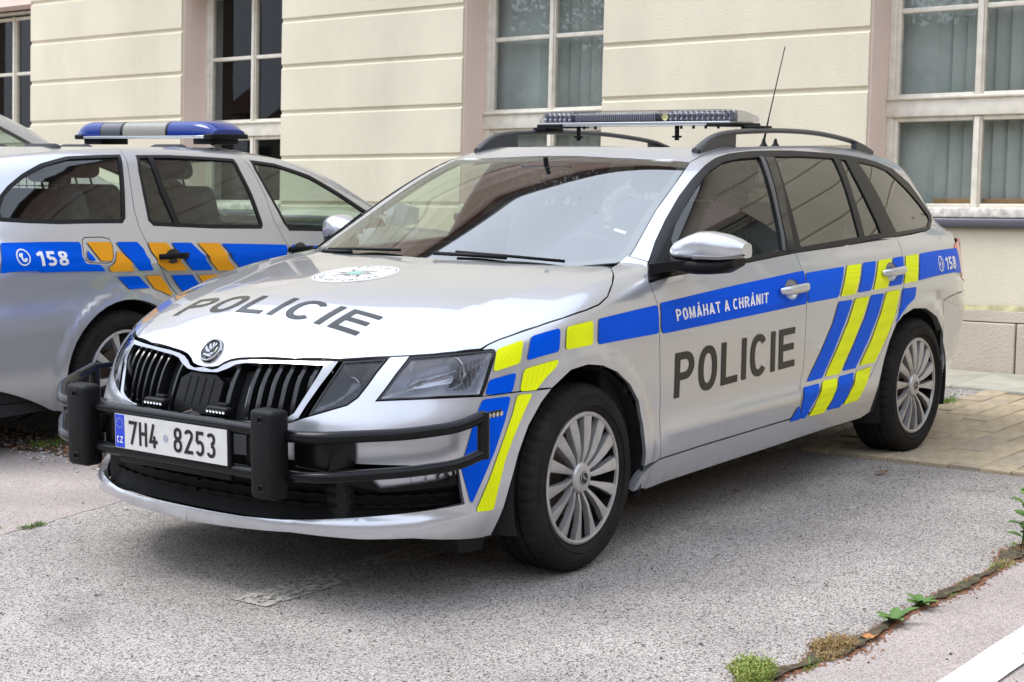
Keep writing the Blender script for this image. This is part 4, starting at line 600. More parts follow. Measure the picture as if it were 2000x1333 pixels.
        # room behind
        b=B(); b.add([(x-.06,a,1.0),(x-.06,c,1.0),(x-.06,c,ZT),(x-.06,a,ZT),(x-.20,a-.0,1.0),(x-.20,c,1.0),(x-.20,c,ZT),(x-.20,a,ZT)],[(0,4,5,1),(3,2,6,7),(0,3,7,4),(1,5,6,2)]); b.build('inner_reveal',INN,w)
        b=B(); b.add([(x-.20,a-1,.2),(x-.20,c+1,.2),(x-.20,c+1,3.2),(x-.20,a-1,3.2),(x-2.6,a-1,.2),(x-2.6,c+1,.2),(x-2.6,c+1,3.2),(x-2.6,a-1,3.2)],[(4,5,6,7),(0,4,5,1),(3,2,6,7),(0,3,7,4),(1,5,6,2)]); b.build('room',DARK,w)
        if k in (3,4,5):
            b=B(); e_=a+(.31 if k==4 else .45); b.add([(x-.13,a,1.0),(x-.125,e_*.5+a*.5,1.0),(x-.13,e_,1.0),(x-.13,e_,ZT),(x-.125,e_*.5+a*.5,ZT),(x-.13,a,ZT)],[(0,1,4,5),(1,2,3,4)]); b.build('net_curtain',mat('net_curtain',(.42,.45,.42),.9,var=(4,.15)),w); bl=empty('vertical_blind'); bl.parent=w; u=a+.30 if k==4 else a+.44
            while u<c+.05:
                b=B(); ww=.115; b.add([(x-.125,u,1.0),(x-.15,u+ww*.55,1.0),(x-.175,u+ww,1.0),(x-.175,u+ww,2.95),(x-.15,u+ww*.55,2.95),(x-.125,u,2.95)],[(0,1,4,5),(1,2,3,4)]); b.build('blind_slat',BLND,bl); u+=.098
        if k==4:
            pass
    n=Vector(WB[0]);u=Vector(WB[1]);v=Vector(WB[2]); M=Matrix((n,u,v)).transposed().to_4x4(); M.translation=Vector((-5.5,-.1,0)); bd.matrix_world=M
    bx=empty('wooden_box','flat wooden box lying behind the right window pane','box'); 
    b=B(); b.box(-.03,.03,-.30,.42,0,.065,.004); b.build('box_body',mat('varnished_wood',(.28,.15,.05),.5,var=(20,.3)),bx,smooth='auto'); b=B(); b.box(.031,.034,-.22,-.02,.0,.028); b.build('label_strip',WHITE,bx)
    bx.matrix_world=M@Matrix.Translation((-.30-.085,-.02,1.036))
    return bd
WB=None
def _basis(ps,a,b):
    n=np.array([np.cos(ps)*np.cos(b),np.sin(ps)*np.cos(b),np.sin(b)]);u=np.array([-np.sin(ps),np.cos(ps),0]);v=np.cross(n,u)
    return n,u*np.cos(a)+v*np.sin(a),v*np.cos(a)-u*np.sin(a)
WB=_basis(.0017,.0166,.0563)
# ------------------------------------------------------------------ ground
def asphalt(name,light,dark,tint,scale=150,rough=.85,amt=1.0):
    m=bpy.data.materials.new(name); m.use_nodes=True; t=m.node_tree;b=t.nodes['Principled BSDF']; l=t.links.new; N=t.nodes.new
    b.inputs['Roughness'].default_value=rough; b.inputs['Specular IOR Level'].default_value=.25
    tc=N('ShaderNodeTexCoord'); v=N('ShaderNodeTexVoronoi'); v.inputs['Scale'].default_value=scale; v2=N('ShaderNodeTexVoronoi'); v2.inputs['Scale'].default_value=scale*.47
    nn=N('ShaderNodeTexNoise'); nn.inputs['Scale'].default_value=2.3; nn.inputs['Detail'].default_value=7; n3=N('ShaderNodeTexNoise'); n3.inputs['Scale'].default_value=scale*.8; n3.inputs['Detail'].default_value=3
    for q in (v,v2,nn,n3): l(tc.outputs['Object'],q.inputs['Vector'])
    sp=N('ShaderNodeSeparateColor'); l(v.outputs['Color'],sp.inputs[0])
    r=N('ShaderNodeValToRGB'); e=r.color_ramp.elements; e[0].position=0; e[0].color=(*dark,1); e[1].position=1; e[1].color=(*light,1)
    for p,cx in ((.10,tuple(x*1.5 for x in dark)),(.22,tuple(.55*a+.45*bb for a,bb in zip(dark,light))),(.6,tuple(.85*x for x in light))):
        q=e.new(p); q.color=(*cx,1)
    l(sp.outputs[0],r.inputs[0])
    # pinkish and pale chips
    mx=N('ShaderNodeMix'); mx.data_type='RGBA'; mx.blend_type='MULTIPLY'; mx.inputs[0].default_value=1; l(r.outputs[0],mx.inputs[6])
    r2_=N('ShaderNodeValToRGB'); r2_.color_ramp.elements[0].color=(1,1,1,1); r2_.color_ramp.elements[1].color=(*tint,1); l(sp.outputs[1],r2_.inputs[0]); l(r2_.outputs[0],mx.inputs[7])
    ms=N('ShaderNodeMapRange'); ms.inputs[1].default_value=.3; ms.inputs[2].default_value=.7; ms.inputs[3].default_value=.82; ms.inputs[4].default_value=1.12; l(nn.outputs[0],ms.inputs[0])
    n4=N('ShaderNodeTexNoise'); n4.inputs['Scale'].default_value=1.15; n4.inputs['Detail'].default_value=11; n4.inputs['Roughness'].default_value=.62; n4.inputs['Distortion'].default_value=.6; l(tc.outputs['Object'],n4.inputs['Vector'])
    m4=N('ShaderNodeMapRange'); m4.inputs[1].default_value=.60; m4.inputs[2].default_value=.72; m4.inputs[3].default_value=1.0; m4.inputs[4].default_value=.74; l(n4.outputs[0],m4.inputs[0]); mu=N('ShaderNodeMath'); mu.operation='MULTIPLY'; l(ms.outputs[0],mu.inputs[0]); l(m4.outputs[0],mu.inputs[1])
    vm=N('ShaderNodeVectorMath'); vm.operation='SCALE'; l(mx.outputs[2],vm.inputs[0]); l(mu.outputs[0],vm.inputs['Scale'])
    # dark pits
    pt=N('ShaderNodeMapRange'); pt.inputs[1].default_value=.02; pt.inputs[2].default_value=.25; pt.inputs[3].default_value=1-.30*amt; pt.inputs[4].default_value=1; l(n3.outputs[0],pt.inputs[0])
    vm2=N('ShaderNodeVectorMath'); vm2.operation='SCALE'; l(vm.outputs[0],vm2.inputs[0]); 
    ed=N('ShaderNodeMapRange'); ed.inputs[1].default_value=.25; ed.inputs[2].default_value=.75; ed.inputs[3].default_value=1.0; ed.inputs[4].default_value=1-.45*amt; l(v.outputs['Distance'],ed.inputs[0]); l(ed.outputs[0],vm2.inputs['Scale'])
    l(vm2.outputs[0],b.inputs['Base Color'])
    bp=N('ShaderNodeBump'); bp.inputs['Strength'].default_value=.7*amt; bp.inputs['Distance'].default_value=.004; bp.invert=True; l(v.outputs['Distance'],bp.inputs['Height']); l(bp.outputs[0],b.inputs['Normal'])
    MATS[name]=m; return m
def sheet(name,pts,z,m,kind='structure',wob=0,step=.06,**k):
    P=np.array(pts,float)
    if wob:
        P=dens(P,step); rr=np.random.RandomState(len(P)); P=P+rr.normal(0,wob,P.shape)
    loops=[P]; U,F=cdt(loops,0,50); return mesh(name,np.c_[U,np.full(len(U),z)],[tuple(f) if True else 0 for f in F],m,kind=kind)
def ground():
    A1=asphalt('asphalt_coarse',(.55,.515,.48),(.066,.061,.057),(.93,.86,.82),scale=215,amt=.62); A2=asphalt('asphalt_worn',(.53,.475,.445),(.19,.167,.152),(.95,.86,.82),scale=260,amt=.5)
    g=mesh('ground',[(-60,-60,0),(60,-60,0),(60,60,0),(-60,60,0)],[(0,1,2,3)],A1,kind='structure')
    sheet('road',[(60,1.955),(60,60),(-1.4,60),(-1.4,1.93),(-1.0,1.955),(-.6,1.945),(0,1.94),(.4,1.93),(.75,1.90),(1.4,1.93)],.002,A2)
    sheet('pavement',[(60,-60),(60,-1.13),(4,-1.10),(.87,-1.095),(.7,-1.11),(.45,-1.15),(.19,-1.21),(.05,-1.25),(-.05,-1.45),(-.02,-1.6),(-.22,-1.89),(-.237,-2.27),(-.17,-2.57),(-.12,-3.6),(0,-6),(0,-60)],.0015,A2,wob=.006)
    SOIL=mat('soil',(.10,.075,.055),.95,var=(30,.5),bump=(90,.9,.01))
    sheet('soil_strip',[(-.02,-1.35),(.0,-1.6),(-.20,-1.89),(-.215,-2.27),(-.15,-2.57),(-.10,-3.6),(0,-6),(-.55,-6),(-.50,-3.6),(-.50,-2.6),(-.46,-2.2),(-.40,-1.8),(-.20,-1.4)],.006,SOIL,wob=.012)
    # painted lines
    def paint(name,thr,col):
        m=bpy.data.materials.new(name); m.use_nodes=True; t=m.node_tree;b=t.nodes['Principled BSDF'];N=t.nodes.new;l=t.links.new
        b.inputs['Base Color'].default_value=(*col,1); b.inputs['Roughness'].default_value=.75
        tc=N('ShaderNodeTexCoord'); n=N('ShaderNodeTexNoise'); n.inputs['Scale'].default_value=38; n.inputs['Detail'].default_value=10; n.inputs['Roughness'].default_value=.75; n2=N('ShaderNodeTexNoise'); n2.inputs['Scale'].default_value=3.5
        ad=N('ShaderNodeMath'); ad.operation='MULTIPLY_ADD'; ad.inputs[1].default_value=.45; r=N('ShaderNodeMapRange'); r.inputs[1].default_value=thr; r.inputs[2].default_value=thr+.05
        l(tc.outputs['Object'],n.inputs['Vector']); l(tc.outputs['Object'],n2.inputs['Vector']); l(n2.outputs[0],ad.inputs[0]); l(n.outputs[0],ad.inputs[2]); l(ad.outputs[0],r.inputs[0])
        tr=N('ShaderNodeBsdfTransparent'); mx=N('ShaderNodeMixShader'); l(r.outputs[0],mx.inputs[0]); l(tr.outputs[0],mx.inputs[1]); l(b.outputs[0],mx.inputs[2]); l(mx.outputs[0],t.nodes['Material Output'].inputs[0]); return m
    sheet('parking_line',[(.945,.195),(.945,.350),(-4.4,.345),(-4.4,.20)],.004,paint('worn_paint',.685,(.47,.435,.375)),wob=.002)
    sheet('edge_line',[(60,2.262),(60,2.388),(-1.2,2.386),(-12,2.386),(-12,2.258),(-1.2,2.26)],.009,paint('fresh_paint',.545,(.70,.68,.65)),wob=.0012,step=.2)
    # paving stones
    pv=empty('paved_area','sandy concrete block paving beside the rear wheel of the front car','paving',(0,0,0)); 
    PM=[mat('paver_%d'%i,c,.85,var=(25,.16),bump=(180,.4,.002)) for i,c in enumerate(((.36,.285,.185),(.33,.265,.175),(.39,.315,.21),(.34,.28,.20)))]
    sheet('paving_bed',[(-4.72,.42),(-2.40,.42),(-2.53,3.4),(-4.72,3.4)],.004,SOIL)
    rnd=random.Random(5); meshes=[]
    for i in range(4):
        b=B(); b.box(-.1035,.1035,-.0685,.0685,-.04,.016,.005); o=b.build('paving_stone',PM[i],pv,smooth='auto'); meshes.append(o.data); bpy.data.objects.remove(o)
    y=.50; r_=0
    while y<3.3:
        x=-4.60+(.105 if r_%2 else 0)+rnd.uniform(-.01,.01)
        while x-.1035<-2.45-.045*(y-1.1):
            o=bpy.data.objects.new('paving_stone',meshes[rnd.randrange(4)]); COL.objects.link(o); o.parent=pv
            o.location=(x,y,rnd.uniform(-.003,.004)); o.rotation_euler=(rnd.uniform(-.012,.012),rnd.uniform(-.012,.012),rnd.uniform(-.008,.008))
            lim=-2.425-.045*(y-1.1)+rnd.uniform(-.004,.004)
            if x+.1035>lim: l=lim-(x-.1035); o.location.x=x-.1035+l/2; o.scale.x=max(l,.02)/.207
            x+=.2105
        y+=.1405; r_+=1
    # slabs along the wall
    sb=empty('wall_path','pale concrete slabs along the foot of the building','path',(0,0,0)); SL=mat('slab_concrete',(.37,.355,.29),.85,var=(5,.18),bump=(120,.4,.002)); y=-6.9; k=0
    while y<5:
        w=(1.02,.97,1.05)[k%3]; b=B(); b.box(-5.45,-4.74,y+.004,y+w-.004,-.03,.016+.003*(k%2),.006); b.build('slab',SL,sb,smooth='auto'); y+=w; k+=1
    # gravel, soil crumbs and bits
    def bits(name,n,gen,smin,smax,m,label=None,kind='stuff',flat=.6,seed=1):
        rr=np.random.RandomState(seed); b=B()
        for _ in range(n):
            x,y=gen(rr); s=rr.uniform(smin,smax); a=rr.uniform(0,6.28); e=rr.uniform(.5,1)
            V=[(s,0,0),(0,s*e,0),(-s*.8,0,0),(0,-s*e*.9,0),(s*.1,s*.1,s*flat)]
            ca,sa=math.cos(a),math.sin(a); b.add([(x+p[0]*ca-p[1]*sa,y+p[0]*sa+p[1]*ca,.004+p[2]) for p in V],[(0,1,4),(1,2,4),(2,3,4),(3,0,4)])
        return b.build(name,m,None,kind=kind)
    GR=mat('gravel_stone',(.38,.35,.32),.9,var=(40,.5)); DK=mat('dark_crumb',(.05,.042,.035),.95)
    bits('gravel',900,lambda r:(-.32+r.normal(0,.12)-.1*0,r.uniform(-3.4,-1.3)),.005,.018,GR,seed=2)
    bits('gravel_patch',1600,lambda r:(r.uniform(-4.72,-4.0),r.uniform(-.8,.44)),.006,.014,GR,seed=3)
    bits('crumbs',150,lambda r:(r.uniform(-2.4,1.2),r.uniform(.9,2.6)),.003,.0075,DK,seed=4)
    bits('crumbs',90,lambda r:(r.uniform(-.2,1.6),r.uniform(-2.4,.9)),.003,.0075,DK,seed=9)
    # joint full of moss and soil between the two surfaces
    MOSS=mat('moss_soil',(.085,.065,.035),.95,var=(45,.6),bump=(120,1,.01))
    rr=np.random.RandomState(11); xs=np.linspace(.85,-2.0,90); c_=1.945+.012*np.sin(xs*7)+rr.normal(0,.006,90); wd=.008+.007*np.abs(np.sin(xs*5+1))+.035*np.exp(-((xs-.27)/.12)**2)+.03*np.exp(-((xs+1.08)/.10)**2)+.008*np.exp(-((xs+.55)/.15)**2)+.02*np.exp(-((xs-.62)/.1)**2)
    c_=c_-.03*np.exp(-((xs-.3)/.2)**2)-.05*np.exp(-((xs-.65)/.15)**2)
    P=[(x,y-w) for x,y,w in zip(xs,c_,wd)]+[(x,y+w*.9) for x,y,w in list(zip(xs,c_,wd))[::-1]]
    sheet('soil_joint',P,.0125,MOSS)
    def near(r): 
        i=r.randint(0,90); return xs[i]+r.normal(0,.02),c_[i]+r.normal(0,wd[i]*.75+.003)
    bits('soil_crumbs',9000,near,.002,.007,mat('leaf_crumb',(.22,.10,.05),.9,var=(60,.6)),seed=12)
    return xs,c_,wd
def blades(name,label,cx,cy,rx,ry,n,h0,h1,w,col,col2,lean=.5,seed=1,cat='plant',grp=None,sprig=False,kind=None):
    rr=np.random.RandomState(seed); b=B(); 
    K=[(rr.uniform(-.6,.6)*rx,rr.uniform(-.6,.6)*ry,rr.uniform(.35,.75),rr.uniform(.45,1.05)) for _ in range(7)]
    for i in range(n):
        kx,ky,kr,kh=K[rr.randint(0,7)]; a=rr.uniform(0,6.28); q=math.sqrt(rr.uniform(0,1)); x=cx+kx+rx*kr*q*math.cos(a); y=cy+ky+ry*kr*q*math.sin(a); h=rr.uniform(h0,h1)*kh*(1-.45*q*q)*(1.35 if rr.rand()<.06 else 1); la=rr.uniform(0,6.28); ln=rr.uniform(0,lean)*h+q*h*.35
        dx=math.cos(la)*ln*.6+math.cos(a)*q*h*.5; dy=math.sin(la)*ln*.6+math.sin(a)*q*h*.5; px,py=-math.sin(la)*w,math.cos(la)*w
        b.m=1 if rr.rand()<.3 else 0
        b.add([(x-px,y-py,.004),(x+px,y+py,.004),(x+dx*.4+px*.8,y+dy*.4+py*.8,h*.6),(x+dx*.4-px*.8,y+dy*.4-py*.8,h*.6),(x+dx,y+dy,h)],[(0,1,2,3),(3,2,4)])
        if sprig:
            for _ in range(6):
                t=rr.uniform(.3,1); X=x+dx*t*t;Y=y+dy*t*t;Z=h*t; e=rr.uniform(-.5,.5,3)*np.array([.022,.022,.016]); s=.0021
                b.add([(X,Y,Z),(X+e[0]+s,Y+e[1],Z+abs(e[2])),(X+e[0],Y+e[1]+s,Z+abs(e[2])+s*1.5)],[(0,1,2)])
    o=b.build(name,[col,col2],None); tag(o,label,cat,grp,kind); return o
def broadleaf(name,label,cx,cy,n,L_,w,m,up=.35,seed=1,stem=0,grp=None):
    rr=np.random.RandomState(seed); root=empty(name,label,'plant',(cx,cy,.006),grp)
    if stem:
        b=B(); b.tube([(0,0,0),(.01,.01,stem*.5),(-.02,.0,stem)],[.005,.004,.002],6); b.build('stem',m,root,smooth=True)
    for i in range(n):
        a=i*2.4+rr.uniform(-.3,.3); l=L_*rr.uniform(.75,1.1); e=rr.uniform(up*.6,up*1.3); z0=stem*(i/n) if stem else 0; b=B(); rows=[]
        for t in np.linspace(0,1,7):
            ww=w*math.sin(math.pi*min(1,t**.75))**.8*(1 if t<1 else 0)+.0008; r_=l*t*math.cos(e*(1-.5*t)); z=z0+l*math.sin(e)*(t-.45*t*t)+.003
            rows.append([(r_*math.cos(a)-s*ww*math.sin(a),r_*math.sin(a)+s*ww*math.cos(a),z+abs(s)*ww*.35) for s in (-1,0,1)])
        b.loft(rows,closed=False,cap=False); b.build('leaf',m,root,smooth=True)
    return root
def fallen_leaf(label,x,y,s,m,seed):
    rr=np.random.RandomState(seed); b=B(); n=14; a0=rr.uniform(0,6)
    V=[(x,y,.012)]+[(x+s*(1+.25*math.sin(3*t+a0))*math.cos(t)*1.4*math.cos(a0)-s*.6*math.sin(t)*math.sin(a0),y+s*1.3*math.cos(t)*math.sin(a0)+s*.6*math.sin(t)*math.cos(a0),.008+.012*abs(math.sin(t*1.5+a0))) for t in np.linspace(0,2*math.pi,n+1)[:-1]]
    b.add(V,[(0,1+i,1+(i+1)%n) for i in range(n)]); o=b.build('fallen_leaf',m,None,smooth=True); tag(o,label,'leaf'); return o
def plants():
    G1=mat('weed_green',(.16,.26,.035),.7,var=(30,.3)); G2=mat('weed_yellow_green',(.30,.33,.08),.7); BR=mat('dry_brown',(.26,.14,.06),.85,var=(40,.4)); BR2=mat('dry_straw',(.36,.26,.11),.85); LF=mat('broad_leaf',(.085,.17,.03),.55,var=(30,.25)); ORL=mat('dead_leaf',(.42,.18,.06),.7,var=(30,.3)); BRL=mat('brown_leaf',(.20,.11,.06),.75,var=(30,.3))
    blades('green_weed','bushy light green weed at the bottom edge of the photo, largest of the tufts',.655,1.855,.085,.062,1700,.025,.085,.0008,G2,G1,seed=1,sprig=True)
    blades('dry_weed','flat brown dried weed beside the orange leaf in the joint',.285,1.925,.105,.06,900,.008,.040,.0012,BR2,BR,lean=1.6,seed=2,sprig=True)
    blades('grass_tuft','short dark green grass between the green weed and the dried weed',.45,1.925,.06,.028,160,.01,.035,.0016,G1,LF,lean=1.3,seed=3)
    blades('grass_tuft','thin green moss and grass in the joint uphill of the broad leaves',-.52,1.945,.13,.022,400,.006,.026,.0012,G1,G2,lean=1.3,seed=4)
    blades('grass_tuft','olive grass and straw in the joint near the right edge',-.86,1.955,.14,.028,420,.008,.035,.0013,BR2,G1,lean=1.8,seed=5)
    blades('dry_weed','reddish dead stalks at the foot of the tall right-edge weed',-1.18,1.93,.13,.06,420,.01,.045,.0013,BR,BR2,lean=1.8,seed=6)
    broadleaf('broadleaf_weed','larger broad-leaved green weed in the joint nearest the orange leaf',-.055,1.945,6,.085,.015,LF,.75,seed=3)
    broadleaf('broadleaf_weed','small broad-leaved weed just uphill of the wide-leaved one',-.265,1.935,10,.062,.012,LF,.8,seed=4)
    broadleaf('tall_weed','taller leafy weed cut by the right edge of the photo',-1.20,1.915,14,.070,.018,LF,.5,seed=5,stem=.21)
    fallen_leaf('orange leaf lying across the joint beside the dried weed',.135,1.955,.022,ORL,1)
    fallen_leaf('brown curled leaf on the asphalt near the block paving',-2.108,.969,.024,BRL,2); fallen_leaf('small brown leaf on the asphalt beside the sill shadow',-1.383,.664,.016,BRL,3)
    blades('grass_tuft','bright green grass tuft by the gravel behind the rear wheel',-4.15,.42,.14,.05,260,.03,.075,.002,G1,LF,seed=8)
    blades('grass_tuft','low green weed growing in the left asphalt seam',.72,-1.10,.055,.03,260,.008,.028,.0022,LF,G2,lean=1.5,seed=9)
    blades('grass_tuft','tiny green weed at the left photo edge in the seam',.84,-1.17,.035,.02,90,.006,.018,.002,LF,G2,lean=1.5,seed=10)
    blades('grass_tuft','dark grass under the rear of the police car behind',-.33,-2.42,.10,.07,260,.02,.06,.002,G1,LF,seed=12)
    rr=np.random.RandomState(8); b=B()
    for _ in range(260):
        x=-.30+rr.normal(0,.09);y=rr.uniform(-2.9,-1.35);s=rr.uniform(.006,.018);a=rr.uniform(0,6.28);ca,sa=math.cos(a),math.sin(a)
        b.m=int(rr.rand()<.4); b.add([(x+s*ca,y+s*sa,.009),(x-s*.5*sa,y+s*.5*ca,.016),(x-s*ca,y-s*sa,.010),(x+s*.5*sa,y-s*.5*ca,.018)],[(0,1,2,3)])
    o=b.build('leaf_litter',[ORL,BRL],None); o['kind']='stuff'; o['category']='leaves'; o['label']='small dead leaves strewn on the soil strip between the cars'
    del o['category']
def terrace():
    o=empty('terrace','long grey plastered terrace on the other side of the street, seen mirrored in the doors','building',(0,0,0))
    b=B(); b.box(-34,36,21,30,0,8.2); b.build('wall',plaster('terrace_plaster',(.30,.27,.23)),o)
    b=B(); b.loft([[(x,y,z) for y,z in ((20.5,8.1),(25.5,12.5),(30.5,8.1))] for x in (-34.5,36.5)]); b.build('roof',mat('roof_tiles',(.16,.07,.05),.8,var=(12,.3)),o)
    for x in np.arange(-32,34,2.9):
        for z in (1.1,4.6): b=B(); b.box(x,x+1.1,20.93,21.05,z,z+1.8); b.build('window',GLOSSB,o)
def far_side():
    """what stands across the street: it shows only as reflections in panes and paint"""
    BK=mat('bark',(.09,.07,.05),.9,bump=(30,.8,.02)); LV=[mat('leaf_%d'%i,c,.6) for i,c in enumerate(((.05,.085,.02),(.07,.12,.03),(.035,.06,.018)))]
    for k,(x,y,h,r_) in enumerate(((15,-9,9,3.4),(19,-15,11,4.2),(13,-19,8.5,3.2),(20,-5,10,3.6),(24,-24,12,4.5))):
        rr=np.random.RandomState(40+k); t=empty('tree','tree across the street %s'%(('right of the gap reflected in the rightmost window','tallest of the near group beyond the lane','low crowned beside the far corner','standing closest to the street corner','at the far end with the widest crown')[k],),'tree',(x,y,0))
        b=B(); b.tube([(0,0,-.1),(.1,.05,h*.25),(0,.1,h*.5),(.1,0,h*.8)],[.26,.2,.15,.05],10)
        for q in range(9): a=q*2.4; z=h*(.3+.05*q); b.tube([(0,.05,z),(math.cos(a)*r_*.4,math.sin(a)*r_*.4,z+h*.08),(math.cos(a)*r_*.75,math.sin(a)*r_*.75,z+h*.14)],[.09,.06,.02],6)
        b.build('trunk',BK,t,smooth=True); b=B(); cl=[(rr.normal(0,.42,3)*np.array([r_,r_,h*.27])+np.array([0,0,h*.66]),rr.uniform(.7,1.4)) for _ in range(46)]
        for c_,s_ in cl:
            b.m=rr.randint(0,3)
            for _ in range(90):
                d=rr.normal(0,1,3); d=d/np.linalg.norm(d)*s_*rr.uniform(.4,1)**.5; p=c_+d; u=rr.normal(0,1,3);u/=np.linalg.norm(u);v=np.cross(u,rr.normal(0,1,3));v/=np.linalg.norm(v); s=.085
                b.add([tuple(p-u*s),tuple(p-v*s*.6),tuple(p+u*s),tuple(p+v*s*.6)],[(0,1,2,3)])
        b.build('crown',LV,t)
    # long dark roofed building beyond the trees
    o=empty('far_building','long plastered house with dark roof across the street','building',(0,0,0)); b=B(); b.box(30,40,-45,20,0,6.5); b.build('wall',plaster('far_plaster',(.42,.38,.31)),o)
    b=B(); b.loft([[(x,y,z) for x,z in ((29.5,6.4),(35,10.5),(40.5,6.4))] for y in (-45.5,20.5)]); b.build('roof',mat('roof_tiles',(.16,.07,.05),.8,var=(12,.3)),o)
    b=B(); 
    for y in np.arange(-43,19,3.1):
        for z in (1.2,4.0): b=B(); b.box(29.97,30.05,y,y+1.1,z,z+1.6); b.build('window',GLOSSB,o)
# ------------------------------------------------------------------ the estate car in front
def cv(n,rev=False,a=None,b=None):
    p=np.array(CV[n],float)
    if a is not None or b is not None: p=p[a:b]
    return p[::-1] if rev else p
def J(*a): return np.concatenate([np.atleast_2d(np.asarray(x,float)) for x in a])
def mir(P): return P*[1,-1,1]
def seamline(f,pts):
    uv=np.array(pts,float); return liftp('T',uv,f)
def wheel(parent,cx,cy,cz,R=.315,wd=.205,RC=.221,side=1,name='wheel',nsp=14,steer=0,cover='a'):
    w=empty(name); w.parent=parent; w.location=(cx,cy,cz); w.rotation_euler=(0,random.uniform(0,6.28) if cover!='a' else (.35 if cx<-1 else .1),steer)
    s=side; hw=wd/2
    prof=[(RC-.012,hw*.72),(RC+.002,hw*.90),(RC+.014,hw*.99),(R*.80,hw*1.06),(R*.88,hw*1.04),(R*.945,hw*.93),(R*.975,hw*.82),(R*.988,hw*.72),(R*.992,hw*.50),(R*.992,hw*.47),(R*.962,hw*.46),(R*.962,hw*.38),(R*.993,hw*.37),(R*.998,hw*.14),(R*.968,hw*.13),(R*.968,hw*.05)]
    prof=[(r_,h_*s) for r_,h_ in prof]; full=prof+[(r_,-h_) for r_,h_ in prof[::-1]]
    nseg=192; n=len(full)
    def mod(i,j,r_,h_):
        jj=j if j<n/2 else n-1-j
        if jj in (5,6,7) and (i%4 in (0,)): return r_-(.006 if jj>5 else .003),h_
        if jj==8 and i%4==0: return r_-.005,h_
        if jj in (12,13) and (i%4==(2 if jj==12 else 3)): return r_-.004,h_
        return r_,h_
    b=B(); b.lathe(full,nseg,'y',mod=mod); o=b.build('tyre',RUBBER,w,smooth='auto')
    # raised band and ring on the sidewall
    b=B(); b.lathe([(R*.765,s*(hw*1.045)),(R*.772,s*(hw*1.075)),(R*.782,s*(hw*1.075)),(R*.79,s*(hw*1.05))],96,'y')
    for a0 in np.arange(0,360,90):
        for k in range(9):
            a=math.radians(a0+k*3.4); r0,r1=R*.84,R*.885
            P=[(r0,a),(r1,a),(r1,a+.032),(r0,a+.032)]
            b.add([(r_*math.cos(t),s*hw*1.063,r_*math.sin(t)) for r_,t in P]+[(r_*math.cos(t),s*hw*1.03,r_*math.sin(t)) for r_,t in P],[(0,1,2,3),(0,4,5,1),(1,5,6,2),(2,6,7,3),(3,7,4,0)])
    b.build('sidewall_moulding',RUBBER,o,smooth=False)
    b=B(); b.lathe([(0.001,s*hw*.2),(RC-.005,s*hw*.2),(RC-.005,s*hw*.85)],48,'y'); b.build('rim',DCHROME if cover!='a' else SHELL,w,smooth='auto')
    b=B(); b.lathe([(.03,s*hw*.25),(.13,s*hw*.27),(.13,s*hw*.1)],40,'y'); b.build('brake_disc',mat('rusty_steel',(.16,.12,.10),.5,.8),w,smooth='auto')
    # cover: rim ring, spokes, hub cap
    b=B(); yo=s*(hw*.96)
    b.lathe([(RC-.016,yo-s*.010),(RC-.014,yo-s*.001),(RC-.008,yo+s*.001),(RC-.001,yo-s*.002),(RC+.001,yo-s*.010)],96,'y')
    cvr=b.build('wheel_cover',HUB,w,smooth='auto')
    for k in range(nsp):
        a=2*math.pi*k/nsp; b=B()
        def pt(r_,da,h_): return (r_*math.cos(a+da),yo+s*h_,r_*math.sin(a+da))
        rr=[.048,.075,.10,.15,RC-.010]; wl=[.22,.165,.130,.112,.112]; wr=[-.02,-.035,-.060,-.080,-.092]; hl=[-.016,-.006,.0,.002,-.004]; hr=[-.016,-.010,-.006,-.006,-.006]
        rg=[]
        for r_,l,rt,h1,h2 in zip(rr,wl,wr,hl,hr):
            rg.append([pt(r_,l,h1),pt(r_,l*.35+rt*.65,h1*.5+h2*.5+.002),pt(r_,rt,h2),pt(r_,rt-.05*(.1/r_)*.5,h2-.022),pt(r_,l,h1-.022)])
        b.loft(rg); b.build('spoke',HUB,cvr,smooth='auto')
    b=B(); b.lathe([(.0005,yo-s*.001),(.030,yo-s*.002),(.046,yo-s*.005),(.052,yo-s*.012),(.052,yo-s*.03)],48,'y'); b.build('hub_cap',HUB,cvr,smooth='auto')
    b=B(); b.lathe([(.0005,yo+s*.0005),(.0225,yo-s*.0002),(.023,yo-s*.002)],32,'y'); b.m=1
    b.lathe([(.019,yo+s*.0012),(.0215,yo+s*.0012),(.0215,yo-s*.001)],32,'y')
    for q in range(4):
        b.prism([(-.013+q*.004,-.004+q*.004),(-.011+q*.004,-.006+q*.004),(.006+q*.002,.004+q*.0035),(.004+q*.002,.0075+q*.003)],lambda u,v,t:(u,yo+s*(.0008+t),v-.003),0,.0006)
    b.build('emblem',[LETB,HUB],cvr)
    return w
def seat(parent,cx,cy,cz,fw=1,m=None,wide=.50,name='seat'):
    m=m or TEXT
    s=empty(name); s.parent=parent
    b=B(); b.box(cx-.26,cx+.24,cy-wide/2,cy+wide/2,cz-.10,cz+.06,.045); b.build('cushion',m,s,smooth='auto')
    T=Matrix.Translation((cx-fw*.27,cy,cz+.02))@Matrix.Rotation(-fw*math.radians(17),4,'Y')
    b=B(); b.box(-.055,.055,-wide/2+.01,wide/2-.01,0,.60,.05,T=T); b.build('backrest',m,s,smooth='auto')
    n=1 if wide<.8 else 3
    for k in range(n):
        yy=0 if n==1 else (k-1)*wide*.33
        b=B(); b.box(-.045,.045,yy-.13,yy+.13,.64,.83,.042,T=T)
        for q in (-.06,.06): b.tube([T@Vector((0,yy+q,.55)),T@Vector((0,yy+q,.68))],.006,6)
        b.build('headrest',m,s,smooth='auto')
    return s
